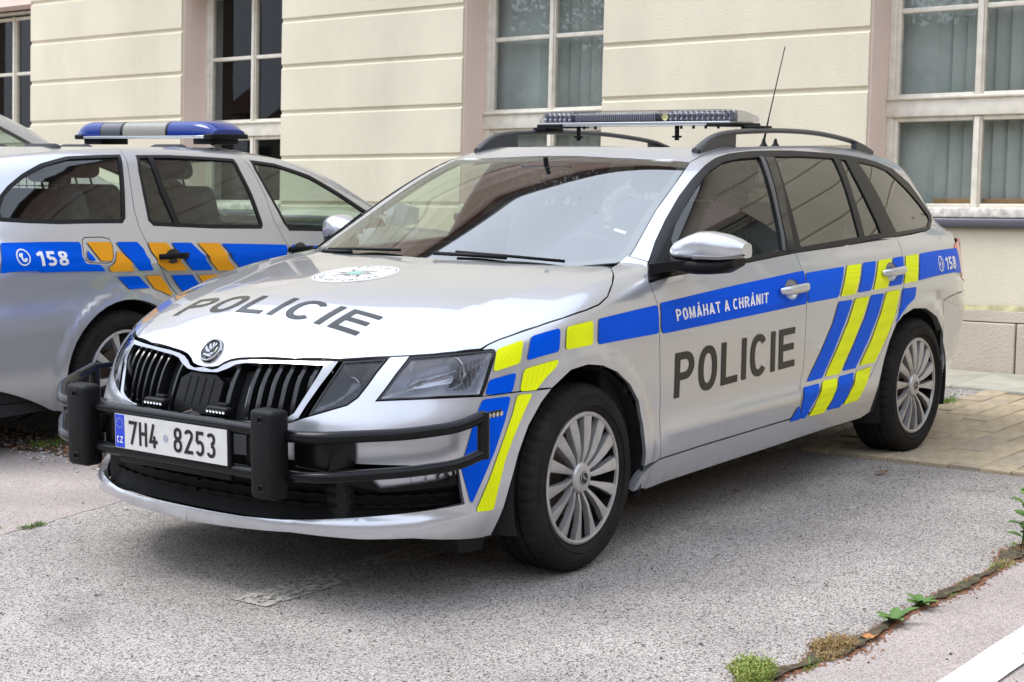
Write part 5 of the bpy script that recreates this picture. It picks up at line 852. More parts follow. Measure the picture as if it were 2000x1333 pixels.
def front_car():
    car=empty('police_car','silver police estate car with black bull bar and clear light bar, nose towards the camera','police car',(0,0,0))
    f=fC
    P_=lambda name,pj,P,mt,**k: panel(name,pj,P,mt,car,k.pop('f',f),**k)
    # ---- bonnet
    half=J(cv('hood_front'),cv('hood_side',a=1),cv('hood_rear',a=1,b=-1)); half[0,1]=0
    rear_c=np.array([[-.185,0,.99]])
    poly=J(half[:,:],rear_c,mir(half[1:])[::-1])
    P_('bonnet','T',poly,PAINT,f=fB,grid=.024,edge=.016,thick=.016,gap=.002)
    # ---- wings, doors, body sides
    seam=seamline(fG,[(-1.113,.587),(-1.3,.592),(-1.6,.594),(-2.0,.588),(-2.4,.572),(-2.75,.545),(-3.05,.505),(-3.25,.47),(-3.38,.43)])
    wing=J(cv('hood_side',a=1),cv('pillar_split'),cv('door_f_front'),cv('arch_f',a=16,b=17),cv('arch_f',True,7,16),cv('bumper_line',True,0,3),cv('lamp_main',True,3,10))
    fd=J(cv('door_f_front'),cv('door_bot',a=1,b=5),cv('door_mid',True),cv('dlo',a=26))
    rd=J(cv('door_mid'),cv('door_bot',a=5),cv('door_r_rear',a=1),cv('dlo',a=24,b=25))
    dlo=cv('dlo')
    rear=liftp('O',to2('O',[(-3.42,.50,1.22),(-3.40,.60,1.13),(-3.33,.70,1.04),(-3.25,.78,.98)]),fC)
    sf=J(cv('pillar_split',b=1),cv('ws_edge',True,0,5),seam[1:],rear,cv('tail'),cv('bump_r',True),cv('arch_r',True,0,10),cv('sill_bot',True,0,6),cv('arch_f',a=17),[(-.43,.868,.296)],cv('door_bot'),cv('door_r_rear',a=1),dlo[2:23][::-1],cv('pillar_split',True,1,3))
    sf=np.array([p for p in sf if not np.isnan(p).any()])
    fdoor=[];rdoor=[]
    for mi in (False,True):
        s=-1 if mi else 1
        P_('front_wing','O',wing,PAINT,mirror=mi,grid=.024)
        hp=np.array([(-1.383+.062*math.cos(t),.847+.040*math.sin(t)) for t in np.linspace(0,2*math.pi,25)[:-1]]); Hf=liftp('S',hp,f)
        hp=np.array([(-2.318+.062*math.cos(t),.862+.040*math.sin(t)) for t in np.linspace(0,2*math.pi,25)[:-1]]); Hr=liftp('S',hp,f)
        fdo=P_('front_door','O',fd,PAINT,mirror=mi,holes=[Hf],grid=.03); fdoor.append(fdo)
        rdo=P_('rear_door','O',rd,PAINT,mirror=mi,holes=[Hr],grid=.03); rdoor.append(rdo)
        P_('body_side','O',sf,PAINT,mirror=mi,grid=.028,thick=.03)
        for do,Hq,(hx,hz) in ((fdo,Hf,(-1.383,.847)),(rdo,Hr,(-2.318,.862))):
            bowl=lambda U,S,hx=hx,hz=hz:-.026*np.clip(1-((S[:,0]-hx)/.064)**2-((S[:,2]-hz)/.042)**2,0,1)**.55
            panel('handle_recess','S',Hq,PAINT,do,f,gap=0,thick=0,grid=.008,edge=.01,offfn=bowl,mirror=mi)
            y0=float(liftp('S',np.array([[hx,hz]]),f)[0,1])
            xs=np.linspace(-.118,.112,15); rg=[]
            for x in xs:
                e=(1-abs(x/.120)**4)**.5; yy=y0+.030*(1-abs(x/.125)**5)-.001+ .006
                hz2=.0155*e+.003; hy=.0085*e+.002
                if abs(x)>.085: yy=y0+.008+.020*(1-((abs(x)-.085)/.035))
                rg.append([(hx+x,s*(yy+hy*math.cos(a)),hz+.004+x*-.03+hz2*math.sin(a)) for a in np.linspace(0,2*math.pi,13)[:-1]])
            b=B(); b.loft(rg); b.build('door_handle',PAINT,do,smooth=True)
        # windows
        holes=[cv('glass_f'),cv('glass_r'),cv('glass_v'),cv('glass_q')]
        P_('window_frame','O',dlo,TRIM,mirror=mi,holes=holes,off=.003,thick=.014,gap=.0015,grid=.04)
        P_('front_side_window','O',cv('glass_f'),FSG,mirror=mi,off=-.004,thick=0,gap=-.004,grid=.04)
        P_('rear_side_window','O',cv('glass_r'),DKG,mirror=mi,off=-.003,thick=0,gap=-.004,grid=.04)
        P_('vent_window','O',cv('glass_v'),DKG,mirror=mi,off=-.003,thick=0,gap=-.004,grid=.04)
        P_('quarter_window','O',cv('glass_q'),DKG,mirror=mi,off=-.002,thick=0,gap=-.004,grid=.04)
        strip=J(cv('glass_f')[8:9]+[0,0,.004],[(-1.556,.664,1.357)],[(-1.503,.742,1.240)],[(-1.462,.79,1.148)],[(-1.432,.83,1.05)],[(-1.408,.853,.993)],cv('glass_f')[12:13],cv('glass_f')[11:12],cv('glass_f')[10:11],cv('glass_f')[9:10])
        P_('pillar_trim','O',strip,mat('grey_strip',(.10,.105,.12),.3,.5),mirror=mi,off=.0065,thick=.003,gap=.001)
        bp=J([(-1.565,.664,1.357)],[(-1.635,.664,1.357)],[(-1.575,.742,1.240)],[(-1.53,.79,1.148)],[(-1.50,.83,1.05)],[(-1.482,.853,.993)],[(-1.416,.853,.993)],[(-1.440,.83,1.05)],[(-1.470,.79,1.148)],[(-1.511,.742,1.240)])
        P_('pillar_cover','O',bp,GLOSSB,mirror=mi,off=.006,thick=.003,gap=.001)
        P_('mirror_base','O',cv('sail'),BLACKP,mirror=mi,off=.009,thick=.02,gap=0)
        # lamps
        lm=cv('lamp_main'); li=cv('lamp_inner')
        for nm,lp,dep in (('headlight',lm,.075),('fog_headlight',li,.06)):
            U0=to2('C',lp); U0=dedupe(U0)
            if area2(U0)<0: U0=U0[::-1]
            U1=inset(U0,.0065)
            h=panel(nm,'C',U0,GLOSSB,car,f,holes=[U1],gap=.0022,off=.001,thick=.012,grid=.05,is2d=True,mirror=mi)
            def bo(U,S,U0=U0,dep=dep):
                d=np.full(len(U),9.)
                for i in range(len(U0)):
                    a=U0[i];b_=U0[(i+1)%len(U0)]-a; t=np.clip(((U-a)@b_)/(b_@b_+1e-12),0,1); d=np.minimum(d,np.linalg.norm(U-a-t[:,None]*b_,axis=1))
                return -np.minimum(dep,d*1.9)-.004
            panel('lamp_bowl','C',U0,mat('lamp_housing',(.42,.44,.49),.22,.55) if nm=='headlight' else mat('lamp_housing_dark_reflection',(.10,.105,.12),.2,.5),h,f,gap=.003,thick=0,grid=.014,edge=.014,offfn=bo,is2d=True,mirror=mi)  # inner lamp bowl coloured dark to imitate a dark building mirrored in it
            panel('lens','C',U0,CLEARG,h,f,gap=.004,off=-.001,thick=0,grid=.05,is2d=True,mirror=mi)
            # reflector bowls and ribs behind the lens
            cen=lp.mean(0); 
            spots=[(cen+[.02,.005,0.0],.050)] if nm=='headlight' else [(cen+[0,0,-.008],.028)]
            if nm=='headlight': spots.append((cen+[-.085,.055,.004],.034))
            for cc,rad in spots:
                b=B(); cc=cc+np.array([-.048,-.03,0])
                b.lathe([(rad*1.12,.0),(rad*1.06,.004),(rad,.0),(rad*.93,-.012),(rad*.7,-.026),(rad*.36,-.033)],40,'x')
                T=Matrix.Translation(Vector(cc))@Matrix.Rotation(math.radians(18),4,'Z')
                b.V=[tuple((T@Vector(v))*1) for v in b.V]; 
                if mi: b.V=[(v[0],-v[1],v[2]) for v in b.V]; b.F=[q[::-1] for q in b.F]
                b.build('reflector',CHROME,h,smooth=True)
                b=B(); n=10
                rg=[[((-.033+.030*math.sin(t*math.pi/2/n)),rad*.36*math.cos(t*math.pi/2/n)*math.cos(a)+1e-5*math.cos(a),rad*.36*math.cos(t*math.pi/2/n)*math.sin(a)+1e-5*math.sin(a)) for a in np.linspace(0,2*math.pi,25)[:-1]] for t in range(n+1)]
                b.loft(rg,cap=False); b.V=[tuple(T@Vector(v)) for v in b.V]
                if mi: b.V=[(v[0],-v[1],v[2]) for v in b.V]; b.F=[q[::-1] for q in b.F]
                b.build('bulb_cover',CLEARG if nm=='headlight' else GLOSSB,h,smooth=True)
            if nm=='headlight':
                # slanted bright blade and vertical flutes
                b=B()
                for (a,c_) in (((.640,.665,.668),(.505,.762,.712)),((.56,.70,.738),(.47,.765,.742))):
                    a=Vector(a)+Vector((-.035,-.03,0));c_=Vector(c_)+Vector((-.035,-.03,0)); w_=Vector((.0,.0,.016))
                    b.add([a,c_,c_+w_+Vector((-.012,-.01,0)),a+w_*.8+Vector((-.012,-.01,0)),a+Vector((-.02,-.02,0)),c_+Vector((-.02,-.02,0))],[(0,1,2,3),(0,4,5,1),(3,2,5,4)])
                for q in range(7):
                    x=.452+q*.010; y=.800-q*.0075
                    b.tube([(x-.03,y-.018,.655),(x-.034,y-.02,.70),(x-.045,y-.022,.755)],.0022,6)
                if mi: b.V=[(v[0],-v[1],v[2]) for v in b.V]; b.F=[q[::-1] for q in b.F]
                b.build('reflector_blade',CHROME,h,smooth=False)
        # tail lamp and rear corner
        tl=J(cv('tail'),liftp('Q',to2('Q',[(-3.36,.80,.745),(-3.60,.62,.76),(-3.64,.55,.86),(-3.50,.66,.955),(-3.33,.76,.965)]),f))
        P_('tail_light','Q',tl,mat('tail_red',(.62,.045,.035),.08,0,1),mirror=mi,off=.002,thick=.01)
        st=[k for k in CV if k.startswith('st_')]
        for k in st:
            pj='C' if k in ('st_b4','st_y4','st_b3','st_y1') else 'O'
            lp=to2(pj,cv(k)); lp=rcorner(dedupe(lp),.012)
            early=k in ('st_y1','st_b1','st_y2','st_b2','st_b3','st_y3','st_b4','st_y4','st_b5')
            m=(YEL if '_y' in k else (BLUE if early else BLUE2))
            P_('yellow_sticker' if '_y' in k else 'blue_sticker',pj,lp,m,is2d=True,gap=0,off=.0030,thick=0,grid=.014,edge=.012,mirror=mi,cuts=[Hf] if k=='st_b5' else ([Hr] if k in ('st_y6','st_b8','st_y7') else ()))
        # wing-side bumper edge, wheel liners
    # ---- roof
    wt=cv('ws_top',a=0); wt[-1,1]=0
    rf=J(wt[::-1],seam[1:],[(-3.44,.25,1.25)],[(-3.46,0,1.25)]); 
    P_('roof','T',J(rf,mir(rf[1:-1])[::-1]),PAINT,f=fG,grid=.035,edge=.03)
    # ---- windscreen
    base=np.array([(-.43,.705,1),(-.32,.58,1),(-.22,.38,1),(-.165,.18,1),(-.150,0,1)],float)
    wsh=J(wt[::-1],cv('ws_edge',a=1),base)
    full=J(wsh,mir(wsh[1:-1])[::-1])
    U=to2('T',full); U=dedupe(U); U=U if area2(U)>0 else U[::-1]
    P_('windscreen','T',U,WSG,f=fG,is2d=True,gap=.0015,off=-.001,thick=0,grid=.04)
    inner=[]
    Ui=inset(U,.035); Ui=rchaikin(Ui,1)
    P_('windscreen_border','T',U,mat('frit_black',(.012,.012,.013),.5),f=fG,is2d=True,holes=[Ui],gap=.002,off=-.006,thick=0,grid=.04)
    rr=np.random.RandomState(21); n=260; yy=rr.normal(.12,.20,n); xx=-.86+rr.normal(0,.07,n)+.25*(yy-.1); S=liftp('T',np.stack([xx,yy],1),fG); N_=grad(fG,S); b=B()
    for p,q in zip(S,N_):
        if np.isnan(p).any(): continue
        s_=rr.uniform(.0012,.0026); p=p+q*.0005; b.add([tuple(p+np.array(d)*s_) for d in ((1,0,0),(0,1,0),(-1,0,0),(0,-1,0))]+[tuple(p+q*s_*.7)],[(0,1,4),(1,2,4),(2,3,4),(3,0,4)])
    b.build('rain_drop',mat('water_drop',(.75,.78,.8),.05,0,1),car,kind='stuff')
    P_('windscreen_label','T',np.array([(-.60,.585),(-.60,.635),(-.585,.638),(-.585,.588)]),WHITE,f=fG,is2d=True,off=-.003,thick=0,gap=0,grid=0)
    # black scuttle under the wipers
    cw=np.array([(-.09,0),(-.12,.3),(-.20,.55),(-.33,.74),(-.47,.74),(-.40,.60),(-.27,.35),(-.20,0)]); cw=np.concatenate([cw,(cw[1:-1]*[1,-1])[::-1]])
    P_('scuttle','T',cw,BLACKP,f=fB,is2d=True,gap=0,off=-.022,thick=0,grid=.04)
    def wiper(pts,blade,parent=car):
        w=empty('wiper'); w.parent=parent
        b=B(); P=[liftp('T',np.array([p]),fG)[0] for p in pts]; P=[q+np.array([.0,0,.016]) for q in P]; b.tube(P,.007,8); b.build('wiper_arm',BLACKP,w,smooth=True)
        b=B(); P=[liftp('T',np.array([p]),fG)[0]+np.array([.004,0,.012]) for p in blade]; b.tube(P,.0055,6); b.build('wiper_blade',BLACKP,w,smooth=True)
    wiper([(-.20,.06),(-.215,.20),(-.245,.36)],[(-.235,.14),(-.262,.34),(-.325,.56)])
    wiper([(-.33,-.62),(-.275,-.50),(-.235,-.38)],[(-.345,-.60),(-.275,-.40),(-.225,-.12)])
    # ---- front bumper halves with one opening
    cbt=liftp('F',np.array([[0,.562]]),f); cib=liftp('F',np.array([[0,.268]]),f); cit=liftp('F',np.array([[0,.452]]),f); clb=liftp('F',np.array([[0,.222]]),f)
    itop=liftp('C',to2('C',J([(.60,.78,.437)],[(.70,.70,.445)],[(.80,.60,.450)],[(.88,.42,.452)],[(.93,.2,.452)])),f)
    bmp=J(cbt,cv('chrome_bot_out',True,0,4),cv('chrome_out',True,3,5),cv('lamp_inner',True,0,7),cv('hood_front',a=10,b=12),cv('lamp_main',b=1),cv('lamp_main',True,9,16),cv('bumper_line',a=1),cv('arch_f',True,0,8),cv('lip_bot',a=1),clb,cib,cv('intake_bot',True),cv('intake_side',True,0,3),itop,cit)
    for mi in (False,True):
        P_('front_bumper','C',bmp,PAINT,mirror=mi,grid=.018,edge=.013,center=True,thick=.02)
        ring=J([(.859,0,.701)],cv('hood_front',a=1,b=9)+[0,0,-.006],cv('chrome_out',a=1),cv('chrome_bot_out',a=1,b=4),cbt+[0,0,.003],[(.915,0,.575)],cv('grille_in',True),cv('grille_top',a=1,b=6),[(.865,0,.688)])
        P_('grille_surround','C',ring,CHROME,mirror=mi,grid=.012,edge=.008,center=True,off=.004,thick=.02,gap=.0012)
    opening=J([(.915,0,.575)],cv('grille_in',True),cv('grille_top',a=1,b=6),[(.865,0,.688)])
    op=to2('F',opening); opm=np.concatenate([op,(op[1:-1]*[-1,1])[::-1]])
    gr=P_('grille','F',opm,SHELL,is2d=True,off=-.055,thick=0,gap=-.004,grid=.04)
    def ext(y):
        q=op; zs=[]
        for i in range(len(q)):
            a=q[i];b=q[(i+1)%len(q)]
            if (a[0]-y)*(b[0]-y)<0: t=(y-a[0])/(b[0]-a[0]); zs.append(a[1]+t*(b[1]-a[1]))
        return min(zs),max(zs)
    sl_mat=mat('grille_slat_black',(.010,.010,.011),.22,coat=.4)
    for sgn in (1,-1):
        for k in range(8):
            y=.128+k*.0405; z0,z1=ext(y); zs=np.linspace(z0-.004,z1+.002,12); S=liftp('F',np.stack([np.full(12,y),zs],1),f); rg=[]
            for p,t in zip(S,np.linspace(0,1,12)):
                bulge=.012*math.sin(math.pi*min(1,t*1.02))**.6; x=p[0]-.022+bulge; ww=.0078
                rg.append([(x-.05,sgn*(y-ww*.4),p[2]),(x-.008,sgn*(y-ww),p[2]),(x-.001,sgn*(y-ww*.75),p[2]),(x+.001,sgn*(y),p[2]),(x-.006,sgn*(y+ww),p[2]),(x-.05,sgn*(y+ww*.9),p[2])])
            b=B(); b.loft(rg); b.build('slat',sl_mat,gr,smooth='auto')
    blk=np.array([(-.10,.565),(.10,.565),(.098,.665),(.06,.685),(-.06,.685),(-.098,.665)])
    gb=P_('grille_centre','F',blk,BLACKP,is2d=True,off=-.006,thick=.04,gap=0,grid=.02)
    b=B()
    for yy in (-.055,-.018,.018,.055):
        S=liftp('F',np.array([[yy,z] for z in (.59,.62,.65,.672)]),f); b.loft([[(p[0]-.004,p[1]-.0012,p[2]),(p[0]-.0048,p[1],p[2]),(p[0]-.004,p[1]+.0012,p[2]),(p[0]-.012,p[1],p[2])] for p in S])
    b.build('groove',SHELL,gb)
    # lower intake
    io=J(cib,cv('intake_bot',True),cv('intake_side',True,0,3),itop,cit); io2=to2('C',io)
    for mi in (False,True):
        P_('lower_grille','C',io2,mat('intake_black',(.004,.004,.004),.6,spec=.12),is2d=True,off=-.045,thick=0,gap=-.006,grid=.04,mirror=mi)
        for zz in (.318,.345,.372,.399):
            tt=np.linspace(-.70,.16,60); S=liftp('C',np.stack([tt,np.full(60,zz)],1),f); S=S[(~np.isnan(S[:,0]))&(S[:,1]>=-.002)&(S[:,1]<.80)]
            N=grad(f,S); S=S-N*.028; s=-1 if mi else 1
            rg=[]
            for i,p in enumerate(S):
                w=.0022+.0035*(i%4<2); rg.append([(p[0],s*p[1],p[2]+w),(p[0]-.022,s*p[1],p[2]+w*.6),(p[0]-.022,s*p[1],p[2]-w*.6),(p[0],s*p[1],p[2]-w)])
            b=B(); b.loft(rg); b.build('grille_bar',mat('intake_black',(.004,.004,.004),.6,spec=.12),car,smooth=False)
        # panel around the fog lamp
        fp=liftp('C',to2('C',J([(.83,.55,.437)],[(.60,.78,.430)],[(.575,.797,.425)],[(.566,.80,.375)],[(.75,.66,.362)],[(.82,.57,.385)])),f)
        fh=to2('C',cv('fog'))
        fg=P_('fog_panel','C',fp,BLACKP,off=-.006,thick=.02,gap=.001,mirror=mi,holes=[fh])
        fg2=P_('fog_lamp','C',fh,mat('fog_housing',(.65,.66,.70),.25,.5),is2d=True,off=-.024,thick=0,gap=-.003,mirror=mi)
        panel('lens','C',fh,CLEARG,fg2,f,is2d=True,off=-.005,thick=0,gap=.001,mirror=mi)
        s=-1 if mi else 1
        for (x,y,rd_) in ((.640,.715,.026),(.585,.765,.020)):
            b=B(); b.lathe([(rd_,0),(rd_*.9,-.008),(rd_*.5,-.02),(.001,-.024)],28,'x'); T=Matrix.Translation((x+.022,y+.008,.402))@Matrix.Rotation(math.radians(30),4,'Z'); b.V=[(v[0],s*v[1],v[2]) for v in [T@Vector(q) for q in b.V]]
            b.build('reflector',CHROME,fg2,smooth=True)
        # small white reflector beside the fog lamp
        rp=liftp('C',to2('C',J([(.600,.790,.428)],[(.572,.80,.428)],[(.572,.80,.408)],[(.596,.792,.406)])),f)
        P_('reflector_plate','C',rp,mat('white_reflector',(.5,.47,.45),.2),off=-.008,thick=.004,gap=0,mirror=mi)
    # ---- badge on the bonnet nose
    cc=np.array([[.834,0.,.757]]); cc=lift(fB,np.array([[1.2,0,1.0]]),np.array([.834-1.2,0,.757-1.0]),0,1.3,120,18); n=Vector(grad(fB,cc)[0]); n.y=0; n.normalize(); T=Matrix.Translation(Vector(cc[0])+n*.001)@n.to_track_quat('Z','Y').to_matrix().to_4x4()
    # local axes: X -> car's lateral, Y -> up the surface
    up=Vector((-n.z,0,n.x)); lat=Vector((0,1,0)); R_=Matrix((lat,up,n)).transposed().to_4x4(); T=Matrix.Translation(Vector(cc[0])+n*.001)@R_
    bd=empty('badge'); bd.parent=car
    b=B(); b.lathe([(.036,.004),(.038,.0085),(.042,.009),(.0445,.006),(.0455,-.012)],56,'z'); b.V=[tuple(T@Vector(v)) for v in b.V]; b.build('badge_ring',CHROME,bd,smooth='auto')
    b=B(); b.lathe([(.0005,.006),(.02,.0058),(.037,.004),(.0375,-.01)],48,'z'); b.V=[tuple(T@Vector(v)) for v in b.V]; b.build('badge_disc',GLOSSB,bd,smooth=True)
    b=B()
    wing_=[[(-.004,-.012),(.012,-.009),(.026,.004),(.022,.012),(.012,.002),(-.002,-.004)],[(-.006,-.002),(.006,.004),(.015,.018),(.009,.022),(.002,.012),(-.008,.004)],[(-.010,.006),(-.002,.013),(.002,.026),(-.005,.027),(-.009,.017),(-.014,.011)],[(-.014,.013),(-.010,.020),(-.011,.028),(-.017,.025),(-.019,.017)],[(-.022,-.021),(.018,-.017),(.020,-.022),(-.012,-.028)],[(-.026,-.010),(-.010,-.013),(-.004,-.018),(-.020,-.018)]]
    for w_ in wing_: b.prism(w_,lambda u,v,t:T@Vector((-u,v,t)),.005,.0095)
    b.build('badge_arrow',CHROME,bd)
    # ---- round crest on the bonnet
    ctr=np.array([.165,.012]); Rr=.152
    def hp(uv,o=.0016): 
        S=liftp('T',np.asarray(uv,float),fB); return S+grad(fB,S)*o
    ang=np.linspace(0,2*math.pi,61)[:-1]; circ=lambda r_:np.stack([ctr[0]+r_*np.cos(ang),ctr[1]+r_*np.sin(ang)],1)
    P_('crest','T',circ(Rr),WHITE,f=fB,is2d=True,gap=0,off=.0010,thick=0,grid=.02)
    P_('crest_ring','T',circ(Rr*.955),LETB,f=fB,is2d=True,holes=[circ(Rr*.93)],gap=0,off=.0016,thick=0,grid=0)
    b=B(); b2=B()
    for k in range(8):
        a=k*math.pi/4; L_=Rr*(.62 if k%2 else .60); 
        if k in (0,4): L_=Rr*.42
        for sg,bb in ((1,b),(-1,b2)):
            tri=np.array([(0,0),(L_,0),(.030*.9,sg*.022)]); rot=np.array([[math.cos(a),-math.sin(a)],[math.sin(a),math.cos(a)]]); q=tri@rot.T+ctr
            bb.add(hp(q,.0022+.0004*k/8).tolist(),[(0,1,2)])
    b.build('crest_star',mat('star_dark',(.13,.125,.12),.4),car); b2.build('crest_star',mat('star_light',(.42,.41,.40),.4),car)
    q=np.array([(.035,-.032),(.035,.032),(-.035,.032),(-.035,-.032)])*.75+ctr
    b=B(); b.add(hp(q,.003).tolist(),[(0,1,2,3)]); b.build('crest_centre',mat('crest_green',(.20,.42,.34),.4),car)
    def crest_text(txt,a0,a1,hgt,r0,inward=False):
        wl,tot=word(txt,.62,.16,.42)
        b=B()
        for V,F in wl:
            u=V[:,0]/tot; a=np.radians(a0+(a1-a0)*u); r_=r0+(V[:,1] if not inward else -V[:,1])*hgt
            # bonnet: forward is +x (towards the reader), up the text is -x
            uv=np.stack([ctr[0]-r_*np.sin(a),ctr[1]+r_*np.cos(a)],1) if not inward else np.stack([ctr[0]-r_*np.sin(a),ctr[1]+r_*np.cos(a)],1)
            b.add(hp(uv,.0024).tolist(),F.tolist())
        b.build('crest_lettering',LETB,car)
    crest_text('POLICIE',128,52,.024,.106); crest_text('ČESKÁ REPUBLIKA',-172,-8,.022,.130,inward=True)
    # ---- lettering
    def bon(uv): 
        x=.635-.130*uv[:,1]; y=-.405+.850*uv[:,0]; return hp(np.stack([x,y],1),.0014)
    letters('bonnet_lettering','POLICIE',.74,.165,.19,bon,LETB,car)
    def door(uv):
        u,v=uv[:,0],uv[:,1]; x=(-.544-.892*u)*(1-v)+(-.533-.885*u)*v; z=(.514+.025*u)*(1-v)+(.677+.020*u)*v
        S=liftp('S',np.stack([x,z],1),f); return S+np.array([0,.0026,0])
    letters('door_lettering','POLICIE',.66,.165,.17,door,LETB,car)
    def small(uv):
        u,v=uv[:,0],uv[:,1]; x=(-.525-.655*u)*(1-v)+(-.515-.672*u)*v; z=(.793+.018*u)*(1-v)+(.835+.014*u)*v
        S=liftp('S',np.stack([x,z],1),f); return S+np.array([0,.0048,0])
    letters('motto_lettering','POMÁHAT A CHRÁNIT',.55,.17,.14,small,WHITE,car)
    def num(x0,x1,z0,z1,z2,z3):
        def g(uv):
            u,v=uv[:,0],uv[:,1]; x=x0+(x1-x0)*u; z=(z0+(z2-z0)*u)*(1-v)+(z1+(z3-z1)*u)*v; S=liftp('S',np.stack([x,z],1),f); return S+grad(f,S)*.0046
        return g
    letters('phone_number_lettering','158',.6,.2,.16,num(-2.962,-3.112,.832,.890,.830,.888),WHITE,car)
    b=B(); cx_,cz_=-2.900,.864
    for r0,r1,a0,a1 in ((.036,.030,0,360),(.022,.009,150,215),(.022,.009,-35,30)):
        n=30; a=np.radians(np.linspace(a0,a1,n+1)); A=np.stack([cx_-r0*np.cos(a),cz_+r0*np.sin(a)],1); Bq=np.stack([cx_-r1*np.cos(a),cz_+r1*np.sin(a)],1)
        S=liftp('S',np.concatenate([A,Bq]),f); S+=grad(f,S)*.0046; b.add(S.tolist(),[(i,i+1,i+n+2,i+n+1) for i in range(n)])
    a=np.radians(np.linspace(60,300,15)); A=np.stack([cx_-.004-.016*np.cos(a)*-1,cz_+.022*np.sin(a)],1); Bq=np.stack([cx_-.004-.010*np.cos(a)*-1,cz_+.017*np.sin(a)],1)
    S=liftp('S',np.concatenate([A,Bq]),f); S+=grad(f,S)*.0046; b.add(S.tolist(),[(i,i+1,i+16,i+15) for i in range(14)])
    b.build('telephone_symbol',WHITE,car)
    # ---- rear end (turned away from the camera)
    def RB(pts): return liftp('Q',to2('Q',pts),f)
    cr=lambda z: lift(f,np.array([[-4.4,0,z]]),np.array([1.,0,0]),0,2,120,16)
    rb=J(cv('bump_r'),RB([(-3.55,.66,.705)]),cr(.70),cr(.30),RB([(-3.55,.6,.29),(-3.25,.74,.29)]),cv('arch_r',a=12)+[0,0,-.03],cv('arch_r',True,9,12))
    for mi in (False,True): P_('rear_bumper','Q',rb,PAINT,mirror=mi,center=True,grid=.04)
    tg=J(cv('bump_r',a=3),RB([(-3.55,.66,.71)]),cr(.71),cr(.93),RB([(-3.62,.55,.93)]),RB([(-3.60,.62,.76),(-3.36,.80,.745)]),cv('tail',a=4))
    for mi in (False,True): P_('tailgate','Q',tg,PAINT,mirror=mi,center=True,grid=.04)
    rw=J(RB([(-3.50,.66,.96)]),cr(.94),cr(1.20),RB([(-3.45,.50,1.20),(-3.42,.60,1.10)]))
    for mi in (False,True): P_('rear_window','Q',rw,DKG,mirror=mi,center=True,grid=.05,thick=0)
    # ---- dark inner structure, wheel arches, floor
    xs=np.linspace(-3.25,.40,74); zs=np.linspace(.24,.93,22); X,Z=np.meshgrid(xs,zs,indexing='ij'); uv=np.stack([X.ravel(),Z.ravel()],1); S=liftp('S',uv,f); S=S-np.array([0,.032,0])
    for s in (1,-1):
        F=[]
        for i in range(73):
            for j in range(21):
                cxm,czm=(xs[i]+xs[i+1])/2,(zs[j]+zs[j+1])/2
                if math.hypot(cxm,czm-.315)<.385 or math.hypot(cxm+2.665,czm-.31)<.385: continue
                q=[i*22+j,(i+1)*22+j,(i+1)*22+j+1,i*22+j+1]
                if any(np.isnan(S[k,0]) for k in q): continue
                F.append(tuple(q))
        V=np.nan_to_num(S*[1,s,1]); mesh('inner_panel',V,F,SHELL,car)
        for wx in (0.0,-2.67):
            b=B(); b.lathe([(.372,s*.862),(.385,s*.80),(.385,s*.55),(.05,s*.55)],40,'y',(wx,0,.312),a0=-.35,a1=math.pi+.35); b.build('wheel_arch_liner',SHELL,car)
    b=B(); b.box(-3.2,-3.02,-.62,.62,.30,.36); b.box(-3.04,-2.25,-.55,.55,.24,.30); b.box(-.42,.55,-.52,.52,.20,.60); b.box(.40,.80,-.55,.55,.24,.50); b.box(-2.24,-.42,-.80,.80,.215,.24); b.build('underbody',SHELL,car)  # front boxes inside the engine bay are added to block light
    b=B(); b.box(-.38,-.20,-.80,.80,.26,.93,.01); b.build('bulkhead',SHELL,car)
    # small air deflectors in front of the front wheels
    for s in (1,-1):
        b=B(); b.prism([(.42,.20),(.56,.205),(.55,.158),(.44,.150)],lambda u,v,t:(u,t,v),s*.66,s*.79) if s>0 else b.prism([(.42,.20),(.56,.205),(.55,.158),(.44,.150)],lambda u,v,t:(u,t,v),-.66,-.79)
        b.build('air_deflector',BLACKP,car)
    # ---- wheels
    wheel(car,0,.772,.314,side=1,steer=math.radians(2)); wheel(car,0,-.772,.314,side=-1,steer=math.radians(2)); wheel(car,-2.686,.768,.314,side=1); wheel(car,-2.686,-.768,.314,side=-1)
    # ---- door mirror
    for s in (1,-1):
        m=empty('door_mirror'); m.parent=car
        if s<0: m.location=(.09,-.24,0); m.rotation_euler=(0,0,math.radians(-22))   # the far mirror is folded back
        st_=[ # y, x centre, half depth, z low, z high
            (0.872,-.545,.030,1.022,1.052),(0.892,-.548,.050,1.016,1.074),(0.943,-.552,.066,1.013,1.097),(0.983,-.556,.074,1.012,1.111),(1.023,-.560,.074,1.013,1.111),(1.078,-.566,.067,1.013,1.101),(1.118,-.573,.056,1.017,1.087),(1.145,-.580,.038,1.022,1.072)]
        rg=[]
        for y,xc,dx,z0,z1 in st_:
            ring=[]; 
            for a in np.linspace(0,2*math.pi,25)[:-1]:
                ca,sa=math.cos(a),math.sin(a); px=xc+dx*math.copysign(abs(ca)**.7,ca)*(1.0 if ca>0 else .75); pz=(z0+z1)/2+(z1-z0)/2*math.copysign(abs(sa)**(.8 if sa>0 else .3),sa); ring.append((px,s*y,pz))
            rg.append(ring)
        b=B(); b.loft(rg); b.build('mirror_cap',PAINT,m,smooth='auto')
        rg=[]
